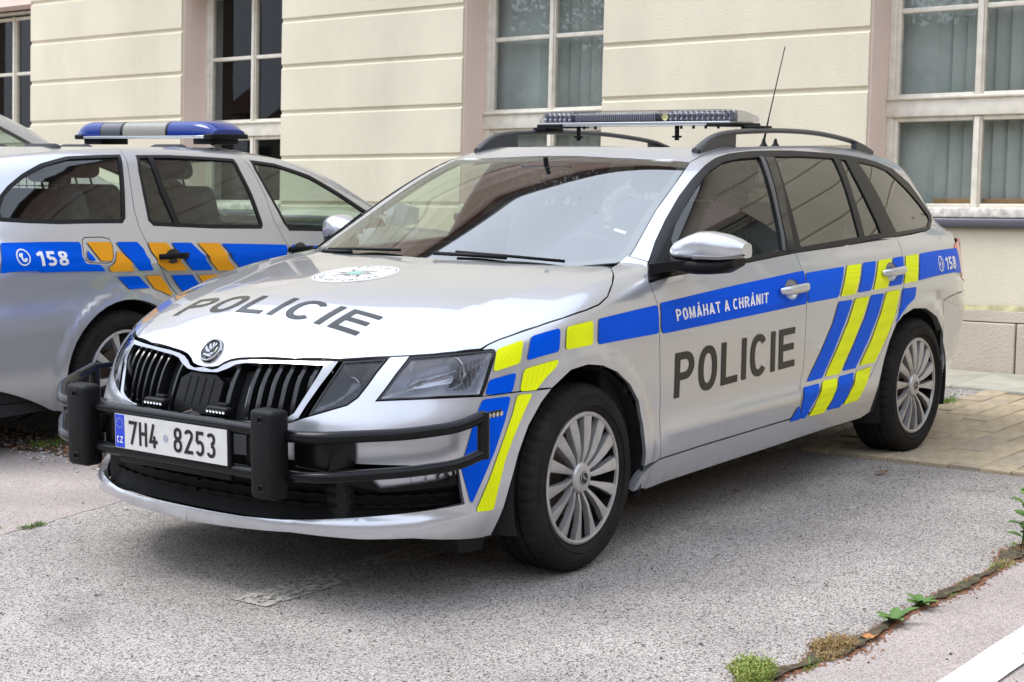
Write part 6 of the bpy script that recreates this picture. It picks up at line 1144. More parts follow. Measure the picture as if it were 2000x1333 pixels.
        for y,xc,dx,z0,z1 in st_[:-1]:
            z1=z0+.006; z0=z0-.052*max(.1,1-((y-.98)/.165)**4); ring=[]
            for a in np.linspace(0,2*math.pi,17)[:-1]:
                ca,sa=math.cos(a),math.sin(a); ring.append((xc+dx*.93*math.copysign(abs(ca)**.6,ca)*(1.0 if ca>0 else .8),s*y,(z0+z1)/2+(z1-z0)/2*math.copysign(abs(sa)**.8,sa)))
            rg.append(ring)
        b=B(); b.loft(rg); b.build('mirror_housing',BLACKP,m,smooth='auto')
        b=B(); b.loft([[(-.49+q[0],s*.835,.975+q[1]) for q in ((.05,-.02),(.05,.02),(-.06,.022),(-.06,-.02))],[(-.525+q[0],s*.90,.990+q[1]) for q in ((.045,-.016),(.045,.014),(-.05,.014),(-.05,-.016))],[(-.55+q[0],s*.97,.998+q[1]) for q in ((.05,-.012),(.05,.012),(-.04,.012),(-.04,-.012))]]); b.build('mirror_arm',BLACKP,m,smooth='auto')
        P=[]; 
        for y,xc,dx,z0,z1 in st_[3:]: P.append((xc+dx*.98*1.0,s*y,z0+.010))
        b=B(); b.loft([[(p[0]+.001,p[1],p[2]+.006),(p[0]+.003,p[1],p[2]),(p[0]+.001,p[1],p[2]-.006),(p[0]-.02,p[1],p[2])] for p in P]); b.build('indicator_lens',mat('indicator_grey',(.18,.18,.18),.1,.5,1),m,smooth='auto')
        b=B(); b.box(-.612,-.606,min(s*.91,s*1.06),max(s*.91,s*1.06),1.03,1.09); b.build('mirror_glass',CHROME,m)
    # ---- roof rails, light bar, aerials
    for s in (1,-1):
        rl=empty('roof_rail'); rl.parent=car
        P=smoothpath([(-1.215,.548,1.386),(-1.315,.556,1.434),(-1.44,.564,1.458),(-1.683,.568,1.468),(-1.912,.568,1.471),(-2.237,.560,1.463),(-2.587,.545,1.434),(-2.72,.535,1.408),(-2.815,.525,1.380)],5)
        rg=[]
        for i,p in enumerate(P):
            w=.016; h=.011 if 6<i<len(P)-6 else .011+.004*0
            rg.append([(p[0],s*(p[1]+w*math.cos(a)),p[2]+h*math.sin(a)) for a in np.linspace(0,2*math.pi,13)[:-1]])
        b=B(); b.loft(rg); b.build('rail_bar',mat('rail_grey',(.045,.046,.048),.38),rl,smooth='auto')
        for x0,x1,xa,xb in ((-1.225,-1.50,-1.29,-1.47),(-2.80,-2.62,-2.76,-2.66)):
            Pn=np.array(P); zt=lambda x:float(np.interp(-x,-Pn[:,0],Pn[:,2])); xs_=np.linspace(x0,x1,7); rg=[]
            for x in xs_:
                yb=.553; zr=float(liftp('T',np.array([[x,yb]]),fG)[0,2]); zz=zt(x)
                rg.append([(x,s*(yb-.014),zr-.01),(x,s*(yb+.016),zr-.012),(x,s*(yb+.018),zz),(x,s*(yb-.010),zz)])
            b=B(); b.loft(rg); b.build('rail_foot',mat('rail_grey',(.045,.046,.048),.38),rl,smooth='auto')
    lb=empty('light_bar'); lb.parent=car
    x0,x1=-1.825,-1.60
    b=B(); b.box(x0+.02,x1-.004,-.48,.48,1.492,1.509,.003); b.build('base_rail',mat('aluminium',(.55,.57,.58),.3,.9),lb,smooth='auto')
    for s in (1,-1): b=B(); b.box(x0+.005,x1+.004,min(s*.37,s*.508),max(s*.37,s*.508),1.486,1.503,.006); b.box(x0+.03,x1-.06,min(s*.50,s*.575),max(s*.50,s*.575),1.468,1.490,.004); b.build('end_mount',BLACKP,lb,smooth='auto')
    for y in (.21,-.30): b=B(); b.tube([(x1-.03,y,1.43),(x1-.03,y,1.50)],.010,10); b.lathe([(.001,1.449),(.022,1.449),(.02,1.441)],16,'z',(x1-.03,y,0)); b.build('support_leg',BLACKP,lb,smooth='auto')
    for y in (.30,.36,.42,-.2,-.26,.24): b=B(); b.tube([(x1-.015,y,1.478),(x1-.015,y,1.50)],.006,6); b.build('cable_stub',BLACKP,lb,smooth='auto')
    def cap(y0,y1,e0,e1):
        rg=[]; ys=np.linspace(y0,y1,9)
        for i,y in enumerate(ys):
            t=i/8; k=1; 
            if e0 and t<.3: k=math.sqrt(max(0,1-((.3-t)/.3)**2*.75))
            if e1 and t>.7: k=math.sqrt(max(0,1-((t-.7)/.3)**2*.75))
            h=.053*k; d=(x1-x0)/2*(.9+.1*k); xc=(x0+x1)/2; ring=[]
            for a in np.linspace(0,math.pi,13): ca,sa=math.cos(a),math.sin(a); ring.append((xc+d*math.copysign(abs(ca)**.45,ca),y,1.508+h*abs(sa)**.5))
            rg.append(ring)
        return rg
    for (a,bq,e0,e1) in ((-.50,-.325,1,0),(-.32,.115,0,0),(.12,.50,0,1)):
        b=B(); b.loft(cap(a,bq,e0,e1),closed=True); b.build('dome',DOMEG,lb,smooth='auto')
    b=B(); b.box(x0+.03,x1-.03,-.315,.11,1.51,1.548,.004); b.build('speaker_box',mat('grille_dark',(.09,.09,.10),.6),lb,smooth='auto')
    b=B()
    for k in range(39): y=-.31+k*.0108; b.box(x1-.029,x1-.020,y,y+.004,1.513,1.546)
    b.build('louvre',mat('louvre_grey',(.28,.28,.31),.5),lb,kind='stuff')
    led=mat('led_chrome',(.62,.62,.64),.12,1)
    def leds(y):
        b=B(); T0=(x1-.040,y,1.528)
        b.box(x1-.070,x1-.044,y-.025,y+.025,1.509,1.553,.003); b.m=1
        for dy in (-.013,.013):
            for dz in (-.008,.014): b.lathe([(.0120,.008),(.0105,.003),(.006,-.006),(.0005,-.008)],12,'x',(T0[0],y+dy,1.528+dz))
        b.build('led_module',[mat('module_grey',(.30,.30,.33),.35,.6),led],lb,smooth='auto')
    for y in (-.465,-.412,-.360,.195,.248,.30,.352,.404,.456): leds(y)
    b=B(); b.lathe([(.016,.004),(.012,.001),(.0005,.0)],16,'x',(x1-.035,.148,1.53)); b.build('alley_lamp',mat('yellow_lamp',(.8,.75,.3),.3),lb)
    for nm,x,hgt,dx in (('whip_aerial',-2.78,.50,-.20),('stub_aerial',-2.90,.035,-.01)):
        z0=float(liftp('T',np.array([[x,0.]]),fG)[0,2]); a=empty(nm); a.parent=car
        b=B(); b.lathe([(.028,-.004),(.024,.006),(.012,.022),(.006,.045),(.0005,.046)],20,'z',(x,0,z0)); b.build('aerial_base',BLACKP,a,smooth='auto')
        if hgt>.1: b=B(); b.tube([(x,0,z0+.03),(x+dx*.25,0,z0+.03+hgt*.25),(x+dx,0,z0+hgt)],[.006,.0032,.0022],6); b.build('aerial_rod',BLACKP,a,smooth=True)
    # ---- bull bar
    bb=empty('bull_bar'); bb.parent=car
    for s in (1,-1):
        b=B(); b.box(.960,1.032,min(s*.378,s*.482),max(s*.378,s*.482),.360,.628,.017); b.build('bumper_pad',mat('pad_rubber',(.008,.008,.0085),.5,spec=.14,bump=(200,.3,.0008)),bb,smooth='auto')
        up=roundpath([(.975,s*.42,.545),(.955,s*.60,.553),(.80,s*.80,.565),(.672,s*.885,.577),(.575,s*.905,.600)],.05,5)
        lo=roundpath([(.975,s*.42,.425),(.955,s*.60,.435),(.80,s*.80,.453),(.672,s*.885,.464),(.575,s*.905,.488)],.05,5)
        b=B(); b.tube(up,.0185,14); b.build('side_tube',BULL,bb,smooth='auto')
        b=B(); b.tube(lo,.0172,14); b.build('side_tube',BULL,bb,smooth='auto')
        b=B(); b.tube([(.577,s*.905,.612),(.577,s*.905,.472)],.019,14); b.build('end_tube',BULL,bb,smooth='auto')
        b=B(); b.box(.80,.93,min(s*.46,s*.60),max(s*.46,s*.60),.445,.545,.01); b.build('mounting_block',BULL,bb,smooth='auto'); b=B(); b.box(.85,.97,min(s*.30,s*.36),max(s*.30,s*.36),.40,.55,.006); b.build('mounting_plate',BULL,bb,smooth='auto')
        # small side-facing led strip
        b=B(); b.box(.49,.572,s*.905-.008,s*.905+.008,.590,.610,.006); b.m=1
        for k in range(4): b.lathe([(.0075,s*.012),(.0005,s*.013)],10,'y',(.503+k*.019,s*.905,.600))
        b.build('side_led',[BLACKP,led],bb,smooth='auto')
    for s in (1,-1):
        for zz in (.395,.60):
            b=B(); b.lathe([(.0085,.004),(.0085,.0),(.012,.0),(.012,-.004)],6,'x',(1.0325,s*.43,zz)); b.build('bolt',DCHROME,bb)
    b=B(); b.tube([(.985,-.40,.556),(.985,.40,.556)],.020,14); b.build('cross_tube',BULL,bb,smooth='auto')
    b=B(); b.tube([(.985,-.40,.425),(.985,.40,.425)],.020,14); b.build('cross_tube',BULL,bb,smooth='auto')
    for y in (-.135,.155):
        b=B(); b.box(.925,.955,y-.048,y+.048,.578,.602,.008); b.box(.91,.93,y-.02,y+.02,.555,.61,.003); b.m=1
        for k in range(6): b.lathe([(.0066,.002),(.0045,.0),(.0005,-.001)],10,'x',(.9555,y-.036+k*.0145,.590))
        b.build('grille_led',[BLACKP,led],bb,smooth='auto')
    # ---- number plate
    px=1.0085; pl=empty('number_plate'); pl.parent=car
    b=B(); b.box(px-.022,px-.002,-.272,.272,.4265,.5605,.008); b.box(px-.03,px-.012,-.26,.26,.390,.43,.006); b.build('plate_holder',BLACKP,pl,smooth='auto')
    b=B(); b.box(px-.003,px,-.26,.26,.4384,.5484); b.build('plate',mat('plate_white',(.60,.60,.58),.3,var=(25,.06)),pl)
    b=B(); b.box(px-.001,px+.0006,-.258,-.214,.4404,.5464); b.build('plate_band',mat('plate_blue',(.01,.05,.55),.35),pl)
    def pm(y0,y1,z0,z1,o=.0012): return lambda uv:np.stack([np.full(len(uv),px+o),y0+(y1-y0)*uv[:,0],z0+(z1-z0)*uv[:,1]],1)
    letters('plate_lettering','7H4',.50,.145,.13,pm(-.192,-.055,.4555,.5315),LETB,pl)
    letters('plate_lettering','8253',.50,.145,.13,pm(.020,.210,.4555,.5315),LETB,pl)
    letters('country_lettering','CZ',.62,.17,.15,pm(-.2505,-.2215,.4555,.4765,.0016),WHITE,pl)
    b=B()
    for k in range(12): a=k*math.pi/6; b.lathe([(.0018,px+.0012),(.0001,px+.0013)],5,'x',(0,-.236+.0155*math.sin(a),.519+.0155*math.cos(a)))
    b.build('stars',mat('star_yellow',(.7,.62,.05),.4),pl)
    b=B(); b.lathe([(.0001,px+.001),(.0115,px+.0008)],18,'x',(0,-.018,.492)); b.build('inspection_sticker',mat('sticker_lilac',(.33,.34,.42),.5,var=(300,.5)),pl)
    # ---- cabin
    for s in (1,-1): seat(car,-1.13,s*.36,.55)
    seat(car,-1.98,0,.55,wide=1.26,name='rear_seat')
    rg=[]
    for y in np.linspace(-.72,.72,13): rg.append([(-.36,y,.95),(-.52,y,.968),(-.66,y,.955+.012*math.exp(-((y-.36)/.2)**2)),(-.74,y,.90),(-.76,y,.74),(-.60,y,.62),(-.36,y,.62)])
    b=B(); b.loft(rg); b.build('dashboard',mat('dash_plastic',(.035,.036,.038),.65,bump=(300,.2,.0006)),car,smooth='auto')
    T=Matrix.Translation((-.82,.36,.90))@Matrix.Rotation(math.radians(-65),4,'Y'); sw=empty('steering_wheel'); sw.parent=car
    b=B(); b.tube([T@Vector((.183*math.cos(a),.183*math.sin(a),0)) for a in np.linspace(0,2*math.pi,37)[:-1]],.014,10,closed=True)
    b.build('wheel_rim',BLACKP,sw,smooth=True)
    b=B(); b.box(-.05,.05,-.16,.16,-.02,.015,.01,T=T); b.box(-.16,.0,-.02,.02,-.02,.01,.006,T=T); b.build('wheel_hub',BLACKP,sw,smooth='auto')
    b=B(); b.box(-1.0,-.965,-.13,.13,1.262,1.325,.012); b.tube([(-.98,0,1.31),(-.97,0,1.36)],.01,8); b.build('interior_mirror',BLACKP,car,smooth='auto')
    b=B()
    for s in (.33,-.33): b.box(-1.26,-1.09,s-.19,s+.19,1.338,1.352,.006)
    b.build('sun_visor',LINER,car,smooth='auto')
    # headliner and inner pillars follow the roof, 3 cm inside
    P_('headliner','T',np.array([(-1.12,-.52),(-1.12,.52),(-3.2,.40),(-3.2,-.40)]),LINER,f=fG,is2d=True,off=-.035,thick=0,gap=0,grid=.08,edge=.08)
    # cargo guard of wire behind the seats
    b=B()
    for y in np.linspace(-.5,.5,16): b.tube([(-2.42,y,.95),(-2.42,y,1.34)],.0022,5)
    for z in np.linspace(.96,1.33,9): b.tube([(-2.42,-.52,z),(-2.42,.52,z)],.0022,5)
    b.build('cargo_guard',BLACKP,car,kind='stuff')
    return car
# ------------------------------------------------------------------ the estate car behind, and the tall car at the left edge
def rear_cars():
    f=fC2
    car=empty('police_car','silver police estate car behind, with orange and blue stickers and a blue light bar','police car',(0,0,0))
    O2=(-.614,-3.10,0)
    cw=lambda n,rev=False,a=None,b=None:(lambda p:p[::-1] if rev else p)(np.array(CW[n],float)[a:b])*[1,-1,1]
    P_=lambda name,pj,P,mt,**k: panel(name,pj,P,mt,car,k.pop('f',f),**k)
    # arches
    arc=lambda cx,r_,a0,a1,n=26:liftp('O',to2('O',lift(f,np.array([(cx+r_*math.cos(a),1.4,.315+r_*math.sin(a)) for a in np.radians(np.linspace(a0,a1,n))]),np.array([0,-1.,0]),0,1.4,60,15)),f)
    A1=arc(0,.365,205,-28); A2=arc(2.578,.365,205,-28)
    s2=lambda pts:lift(f,np.array([(x,1.4,z) for x,z in pts],float),np.array([0,-1.,0]),0,1.4,60,15)
    line1=cw('line1')*[1,-1,1]; line2=cw('line2')*[1,-1,1]
    line1=J(s2([(.215,1.395)]),line1[1:]); 
    l1b=s2([(.37,.60),(.43,.50),(.52,.40),(.60,.335)]); line1=J(line1,l1b)
    line2=J(s2([(.965,1.372)]),line2[1:],s2([(1.145,.60),(1.14,.45),(1.13,.33)]))
    l3=s2([(2.13,.94),(2.14,.80),(2.13,.6),(2.10,.40),(2.08,.33)])
    gut=cw('gutter')*[1,-1,1]
    guto=J(gut,s2([(1.93,1.06),(2.13,.965)]))
    sill_t=s2([(.60,.335),(1.13,.33),(2.08,.33)]); sill_b=s2([(.33,.235),(1.2,.225),(2.24,.235)])
    rear_e=s2([(-.93,.30),(-.93,.5),(-.92,.66),(-.90,.9),(-.82,1.05),(-.72,1.2)])
    seamp=seamline(fG2,[(-.70,.55),(-.45,.585),(0,.60),(.5,.605),(1.0,.60),(1.30,.59),(1.56,.575)])
    ws=liftp('O',to2('O',[(1.62,.60,1.345),(1.80,.64,1.26),(2.0,.68,1.16),(2.2,.715,1.06),(2.28,.73,1.01)]),fC2)
    side=J(rear_e[:1],A1[::-1][::-1][::-1][:0]) if False else None
    q=J(s2([(-.95,.29),(-.955,.45)]),rear_e[1:],seamp,ws,[(2.13,.86,.965)],guto[::-1][1:][:0]) 
    # body side frame = everything outside the doors
    gl=guto; gi=[p for p in gl if p[0]>.215]
    def near(p,x): return [r for r in p if r[0]<x]
    sf=J(rear_e,seamp,ws,s2([(2.13,.965)]),np.array(gi)[::-1][1:],line1,sill_t[1:],l3[::-1][1:3][:0] if False else s2([(2.10,.36)]),s2([(2.24,.30)]),sill_b[::-1],A1[::-1][:0] if False else A1[(A1[:,0]>-.4)][::-1])
    # doors
    rd=J(line1,s2([(1.13,.33)]),line2[::-1][1:],[r for r in gut[::-1] if .22<r[0]<.96])
    fd=J(line2,s2([(2.08,.33)]),l3[::-1],s2([(1.93,1.06)]),[r for r in gut[::-1] if r[0]>.99])
    flap=cw('flap')*[1,-1,1]
    qg=cw('q_glass')*[1,-1,1]; rg_=cw('r_glass')*[1,-1,1]; fg_=cw('f_glass')*[1,-1,1]
    fg_=J(fg_[:5],s2([(1.98,.985),(1.99,.955)]),fg_[7:])
    wingp=J(l3,s2([(2.24,.30)]),A2[::-1][:0] if False else A2[::-1][A2[::-1][:,2]>.30],s2([(3.10,.45),(3.2,.68)]),liftp('O',to2('O',[(3.0,.70,.80),(2.6,.76,.92),(2.28,.72,.99)]),f))
    for mi in (True,False):
        P_('body_side','O',sf,PAINT,mirror=mi,grid=.026,thick=.03,holes=[qg]+([flap] if mi else []))
        rdo=P_('rear_door','O',rd,PAINT,mirror=mi,grid=.024,holes=[rg_]); fdo=P_('front_door','O',fd,PAINT,mirror=mi,grid=.04,holes=[fg_])
        P_('front_wing','O',wingp,PAINT,mirror=mi,grid=.05)
        if mi: P_('fuel_flap','O',flap,PAINT,mirror=mi,grid=.03,gap=.004,thick=.01)
        for nm,g in (('quarter_window',qg),('rear_side_window',rg_),('front_side_window',fg_)):
            U=to2('O',g); U=dedupe(U); U=U if area2(U)>0 else U[::-1]
            w=P_(nm,'O',U,FSG,mirror=mi,off=-.006,thick=0,gap=-.003,grid=.06,is2d=True)
            panel('window_seal','O',U,TRIM,w,f,mirror=mi,is2d=True,holes=[inset(U,.020)],gap=-.001,off=-.001,thick=.012,grid=.06)
        P_('window_divider','O',cw('r_div')*[1,-1,1],TRIM,mirror=mi,off=.001,gap=0,thick=.01,grid=.06)
        for k in [k for k in CW if k.startswith('st_')]:
            lp=rcorner(dedupe(to2('O',cw(k)*[1,-1,1])),.008); m=ORG if '_o' in k else BLUE2
            P_('orange_sticker' if '_o' in k else 'blue_sticker','O',lp,m,is2d=True,gap=0,off=.0062,thick=0,grid=.02,edge=.018,mirror=mi)
        for (hx,hz,par) in ((.288,.872,rdo),(1.20,.862,fdo)):
            y0=float(s2([(hx,hz)])[0,1]); s=-1 if mi else 1
            b=B(); 
            rg=[[(hx+.050*r_*math.cos(a),s*(y0+.009-.005*r_),hz+.036*r_*math.sin(a)) for a in np.linspace(0,2*math.pi,25)[:-1]] for r_ in (.05,.5,.9,1.0)]
            b.loft(rg); b.build('handle_recess',DCHROME,par,smooth='auto')
            b=B(); b.loft([[(hx+x,s*(y0+.006+.026*(1-abs(x/.1)**5)+.008*math.cos(a)),hz+.002+.0145*math.sin(a)) for a in np.linspace(0,2*math.pi,11)[:-1]] for x in np.linspace(-.095,.095,11)]); b.build('door_handle',BLACKP,par,smooth='auto')
    def num(uv):
        u,v=uv[:,0],uv[:,1]; x=-.515+.172*u; z=.868+.062*v-.006*u; S=s2(np.stack([x,z],1)); S=S+grad(f,S)*.008; return S*[1,-1,1]
    letters('phone_number_lettering','158',.62,.2,.16,num,WHITE,car)
    cx_,cz_=-.583,.909; b=B()
    def sp2(A): S=s2(A); S=S+grad(f,S)*.008; return (S*[1,-1,1]).tolist()
    for r0,r1,a0,a1 in ((.036,.030,0,360),(.022,.008,120,175),(.022,.008,-75,-20)):
        n=30; a=np.radians(np.linspace(a0,a1,n+1)); A=np.stack([cx_+r0*np.cos(a),cz_+r0*np.sin(a)],1); Bq=np.stack([cx_+r1*np.cos(a),cz_+r1*np.sin(a)],1)
        b.add(sp2(np.concatenate([A,Bq])),[(i,i+1,i+n+2,i+n+1) for i in range(n)])
    a=np.radians(np.linspace(110,330,15)); A=np.stack([cx_+.004+.017*np.cos(a),cz_+.020*np.sin(a)],1); Bq=np.stack([cx_+.006+.009*np.cos(a),cz_+.013*np.sin(a)],1); b.add(sp2(np.concatenate([A,Bq])),[(i,i+1,i+16,i+15) for i in range(14)])
    b.build('telephone_symbol',WHITE,car)
    rf=J(seamp,[(1.60,.40,1.36)],[(1.63,.2,1.37)],[(1.64,0,1.37)],); rr=np.array([(-.82,0,1.3),(-.80,.3,1.3)])
    P_('roof','T',J(rf,mir(seamp)[::-1] if False else mir(rf[:-1])[::-1],mir(rr[1:]),rr),PAINT,f=fG2,grid=.05,edge=.04)
    bs=np.array([(2.30,.70),(2.40,.5),(2.47,.25),(2.49,0)])
    U=np.concatenate([to2('T',J(rf[6:],)),[]]) if False else to2('T',J([(1.64,0,1)],[(1.63,.2,1)],[(1.60,.40,1)],[(1.56,.575,1)],ws))
    U=np.concatenate([U,bs]); U=np.concatenate([U,(U[1:-1]*[1,-1])[::-1]])
    P_('windscreen','T',U,WSG,f=fG2,is2d=True,thick=0,gap=.002,grid=.06)
    hb=np.array([(2.28,.72),(2.6,.76),(3.0,.70),(3.2,.55),(3.28,.3),(3.3,0)]); hb=np.concatenate([[(2.42,0),(2.38,.4)],hb]); hb=np.concatenate([hb,(hb[1:-1]*[1,-1])[::-1]])
    hb=hb[[0,1,2,3,4,5,6,7]+list(range(8,len(hb)))]
    P_('bonnet','T',hb,PAINT,f=fB2,is2d=True,grid=.06)
    # bumpers and tailgate, coarse: out of sight
    C_=lambda z,y,d: lift(f,np.array([[d*5.,y,z]]),np.array([-d*1.,0,0]),0,5,160,15)
    for mi in (True,False):
        nb=J(C_(.66,0,1),C_(.25,0,1),C_(.25,.5,1),A2[(A2[:,0]>2.7)&(A2[:,2]<.45)][::-1][:0] if False else s2([(2.97,.27),(3.0,.45),(3.1,.66)]),C_(.66,.5,1))
        P_('front_bumper','C',nb,PAINT,mirror=mi,grid=.06,center=True)
        rb=J(C_(.68,0,-1),C_(.28,0,-1),C_(.28,.6,-1),s2([(-.93,.30),(-.93,.5),(-.92,.66)]),C_(.68,.6,-1))
        P_('rear_bumper','Q',rb,PAINT,mirror=mi,grid=.06,center=True)
        tg=J(C_(.69,0,-1),C_(.69,.6,-1),s2([(-.92,.67),(-.90,.9)]),C_(.95,.55,-1),C_(.95,0,-1)); P_('tailgate','Q',tg,PAINT,mirror=mi,grid=.06,center=True)
        rw=J(C_(.96,0,-1),C_(.96,.52,-1),C_(1.25,.42,-1),C_(1.25,0,-1)); P_('rear_window','Q',rw,DKG,mirror=mi,grid=.06,center=True,thick=0)
        rp=J(s2([(-.92,.70),(-.90,.9),(-.82,1.05),(-.72,1.2)]),seamp[:1],C_(1.26,.42,-1),C_(.95,.53,-1),C_(.95,.60,-1)); P_('rear_pillar','Q',rp,PAINT,mirror=mi,grid=.05)
        hd=J(C_(1.255,0,-1),C_(1.255,.42,-1),seamp[:1],[(-.80,.3,1.3)],[(-.82,0,1.3)]); P_('tailgate_top','T',hd,PAINT,mirror=mi,grid=.05,center=True)
    # inner structure
    xs=np.linspace(-.85,2.95,60); zs=np.linspace(.26,.93,20); S=s2([(x,z) for x in xs for z in zs]); S[:,1]-=.03
    for s in (1,-1):
        F=[]
        for i in range(59):
            for j in range(19):
                cx,cz=(xs[i]+xs[i+1])/2,(zs[j]+zs[j+1])/2
                if math.hypot(cx,cz-.315)<.39 or math.hypot(cx-2.578,cz-.315)<.39: continue
                F.append((i*20+j,(i+1)*20+j,(i+1)*20+j+1,i*20+j+1))
        mesh('inner_panel',np.nan_to_num(S*[1,s,1]),F,SHELL,car)
        for wx in (0,2.578): b=B(); b.lathe([(.372,s*.86),(.39,s*.80),(.39,s*.55),(.05,s*.55)],32,'y',(wx,0,.315),a0=-.35,a1=math.pi+.35); b.build('wheel_arch_liner',SHELL,car)
    b=B(); b.box(-.85,2.9,-.80,.80,.2,.25); b.box(2.3,3.2,-.5,.5,.25,.62); b.build('underbody',SHELL,car)
    for wx in (0,2.578):
        for s in (1,-1): wheel(car,wx,s*.76,.315,side=s,nsp=9,cover='b')
    # seats, guard, dashboard
    for s in (1,-1): seat(car,1.28,s*.36,.60,fw=-1 if False else 1)
    seat(car,.42,0,.60,wide=1.2,name='rear_seat')
    b=B()
    for y in np.linspace(-.5,.5,18): b.tube([(-.02,y,.95),(-.02,y,1.38)],.003,5)
    for z in np.linspace(.96,1.36,9): b.tube([(-.02,-.52,z),(-.02,.52,z)],.003,5)
    b.build('cargo_guard',BLACKP,car,kind='stuff')
    b=B(); b.box(1.85,2.35,-.70,.70,.70,.97,.04); b.build('dashboard',BLACKP,car,smooth='auto')
    T=Matrix.Translation((1.72,.36,.92))@Matrix.Rotation(math.radians(65),4,'Y')
    b=B(); b.tube([T@Vector((.183*math.cos(a),.183*math.sin(a),0)) for a in np.linspace(0,2*math.pi,29)[:-1]],.014,8,closed=True); b.box(-.02,.02,-.18,.18,-.01,.01,T=T); b.build('steering_wheel',BLACKP,car,smooth='auto')
    P_('headliner','T',np.array([(1.5,-.5),(1.5,.5),(-.6,.5),(-.6,-.5)]),LINER,f=fG2,is2d=True,off=-.03,thick=0,gap=0,grid=.1,edge=.1)
    b=B()
    for s in (1,-1): b.loft([[(2.0+q[0]*k,s*y,1.02+q[1]*k) for q in ((.05,-.05),(.05,.05),(-.05,.06),(-.06,-.055))] for y,k in ((.86,.4),(.90,1),(1.0,1.15),(1.05,.8))]); b.build('door_mirror',PAINT,car,smooth='auto'); b=B()
    # blue and clear light bar
    lb=empty('light_bar'); lb.parent=car; x0,x1=.93,1.195
    bl=mat('blue_dome',(.002,.025,.20),.12,0,.35,spec=.3); gy=mat('grey_dome',(.045,.047,.055),.25,0,.5); cl=mat('clear_ribbed_dome',(.22,.21,.17),.25,0,.3,bump=(45,.6,.004))
    b=B(); b.box(x0,x1,-.51,.51,1.447,1.462,.004); b.build('base_rail',mat('aluminium',(.55,.57,.58),.3,.9),lb,smooth='auto')
    def seg(y0,y1,m,e=0,nm='dome'):
        rg=[]
        for t in np.linspace(0,1,9):
            y=y0+(y1-y0)*t; k=1.
            if e: tt=t if e>0 else 1-t; k=math.sqrt(max(.02,1-max(0,(tt-.55)/.45)**2*.85))
            rg.append([((x0+x1)/2+(x1-x0)/2*(.86+.14*k)*math.copysign(abs(math.cos(a))**.5,math.cos(a)),y,1.462+.080*k*abs(math.sin(a))**.6) for a in np.linspace(0,math.pi,13)])
        b=B(); b.loft(rg); b.build(nm,m,lb,smooth='auto')
    seg(-.20,-.53,bl,1); seg(-.195,-.185,GLOSSB); seg(-.18,.15,cl); seg(.155,.165,GLOSSB); seg(.17,.33,gy); seg(.335,.53,bl,1)
    for s in (1,-1):
        b=B(); b.box(x0+.03,x1-.03,min(s*.36,s*.50),max(s*.36,s*.50),1.415,1.447,.006); b.build('foot',BLACKP,lb,smooth='auto')
        b=B(); b.box(x0-.005,x1+.005,min(s*.47,s*.54),max(s*.47,s*.54),1.443,1.470,.008); b.build('end_mount',BLACKP,lb,smooth='auto')
    b=B(); b.tube([(1.19,-.28,1.41),(1.19,-.28,1.45)],.012,8); b.build('support_leg',BLACKP,lb,smooth=True)
    z0=float(liftp('T',np.array([[-.35,0.]]),fG2)[0,2]); a_=empty('aerial'); a_.parent=car
    b=B(); b.lathe([(.028,-.004),(.024,.006),(.012,.022),(.0005,.03)],16,'z',(-.35,0,z0)); b.tube([(-.35,0,z0+.02),(-.37,0,z0+.10),(-.43,0,z0+.20)],[.006,.0035,.004],6); b.build('aerial_rod',BLACKP,a_,smooth='auto')
    for s in (1,-1):
        pass
    car.location=O2; car.rotation_euler=(0,0,math.radians(183))
    car['_']=1; del car['_']
    return car
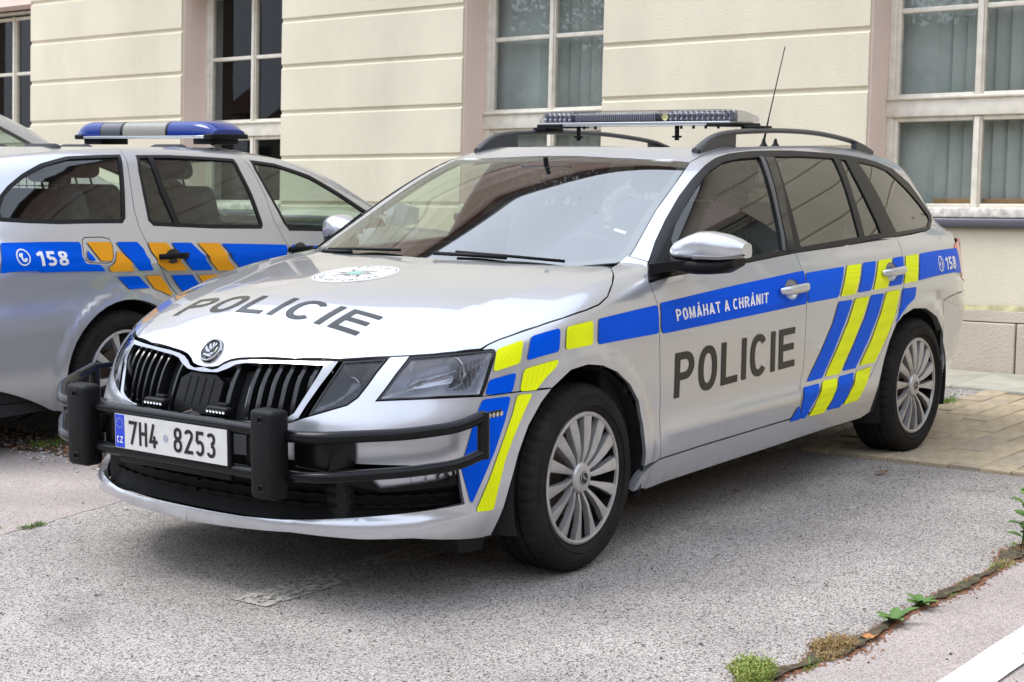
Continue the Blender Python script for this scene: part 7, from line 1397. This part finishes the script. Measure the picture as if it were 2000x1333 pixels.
def tall_car():
    # the same kind of body, taller: only its roof edge and window show
    t=empty('people_carrier','tall silver car at the far left whose roof edge shows above the police car','car',(0,0,0))
    f=fC2
    s2=lambda pts:lift(f,np.array([(x,1.4,z) for x,z in pts],float),np.array([0,-1.,0]),0,1.4,60,15)
    gl=s2([(.25,1.34),(1.0,1.325),(1.35,1.27),(1.7,1.12),(1.98,.985),(1.0,1.00),(.2,1.02)])
    body=s2([(-.93,.30),(-.92,.66),(-.90,.9),(-.72,1.2)]); seamp=seamline(fG2,[(-.70,.55),(-.45,.585),(0,.60),(.5,.605),(1.0,.60),(1.30,.59),(1.56,.575)])
    ws=liftp('O',to2('O',[(1.62,.60,1.345),(1.80,.64,1.26),(2.0,.68,1.16),(2.2,.715,1.06),(2.28,.73,1.01)]),fC2)
    arc=lambda cx:s2([(cx+.365*math.cos(a),.315+.365*math.sin(a)) for a in np.radians(np.linspace(-15,195,22))])
    sd=J(body,seamp,ws,liftp('O',to2('O',[(2.6,.76,.92),(3.0,.70,.80)]),f),s2([(3.2,.66),(3.1,.3),(2.95,.25)]),arc(2.578)[1:-1],s2([(2.2,.24),(.38,.24)]),arc(0)[1:-1],s2([(-.45,.27)]))
    for mi in (True,False):
        panel('body_side','O',sd,PAINT,t,f,mirror=mi,grid=.08,edge=.04,holes=[gl],thick=.03)
        panel('side_window','O',gl,FSG,t,f,mirror=mi,grid=.08,off=-.005,thick=0,gap=-.003)
    rf=J(seamp,[(1.60,.40,1.36)],[(1.64,0,1.37)]); rr=np.array([(-.82,0,1.3),(-.80,.3,1.3)])
    panel('roof','T',J(rf,mir(rf[:-1])[::-1],mir(rr[1:]),rr),PAINT,t,fG2,grid=.08,edge=.06)
    U=to2('T',J([(1.64,0,1)],[(1.60,.40,1)],[(1.56,.575,1)],ws)); U=np.concatenate([U,[(2.40,.5),(2.49,0)]]); U=np.concatenate([U,(U[1:-1]*[1,-1])[::-1]])
    panel('windscreen','T',U,WSG,t,fG2,is2d=True,thick=0,grid=.08)
    hb=np.array([(2.42,0),(2.38,.4),(2.28,.72),(2.6,.76),(3.0,.70),(3.2,.55),(3.3,0)]); hb=np.concatenate([hb,(hb[1:-1]*[1,-1])[::-1]]); panel('bonnet','T',hb,PAINT,t,fB2,is2d=True,grid=.08)
    b=B(); b.box(-.85,3.1,-.74,.74,.25,.76,.05); b.build('inner_body',SHELL,t,smooth='auto')
    for wx in (0,2.578):
        for s in (1,-1): wheel(t,wx,s*.76,.315,side=s,nsp=9,cover='b')
    for s in (1,-1): seat(t,1.28,s*.36,.60)
    t.location=(-.19,-5.36,0); t.rotation_euler=(0,0,math.radians(183)); t.scale=(1.04,1.03,1.235)
    return t
ground(); building(); plants(); far_side(); terrace()
front_car(); rear_cars(); tall_car()
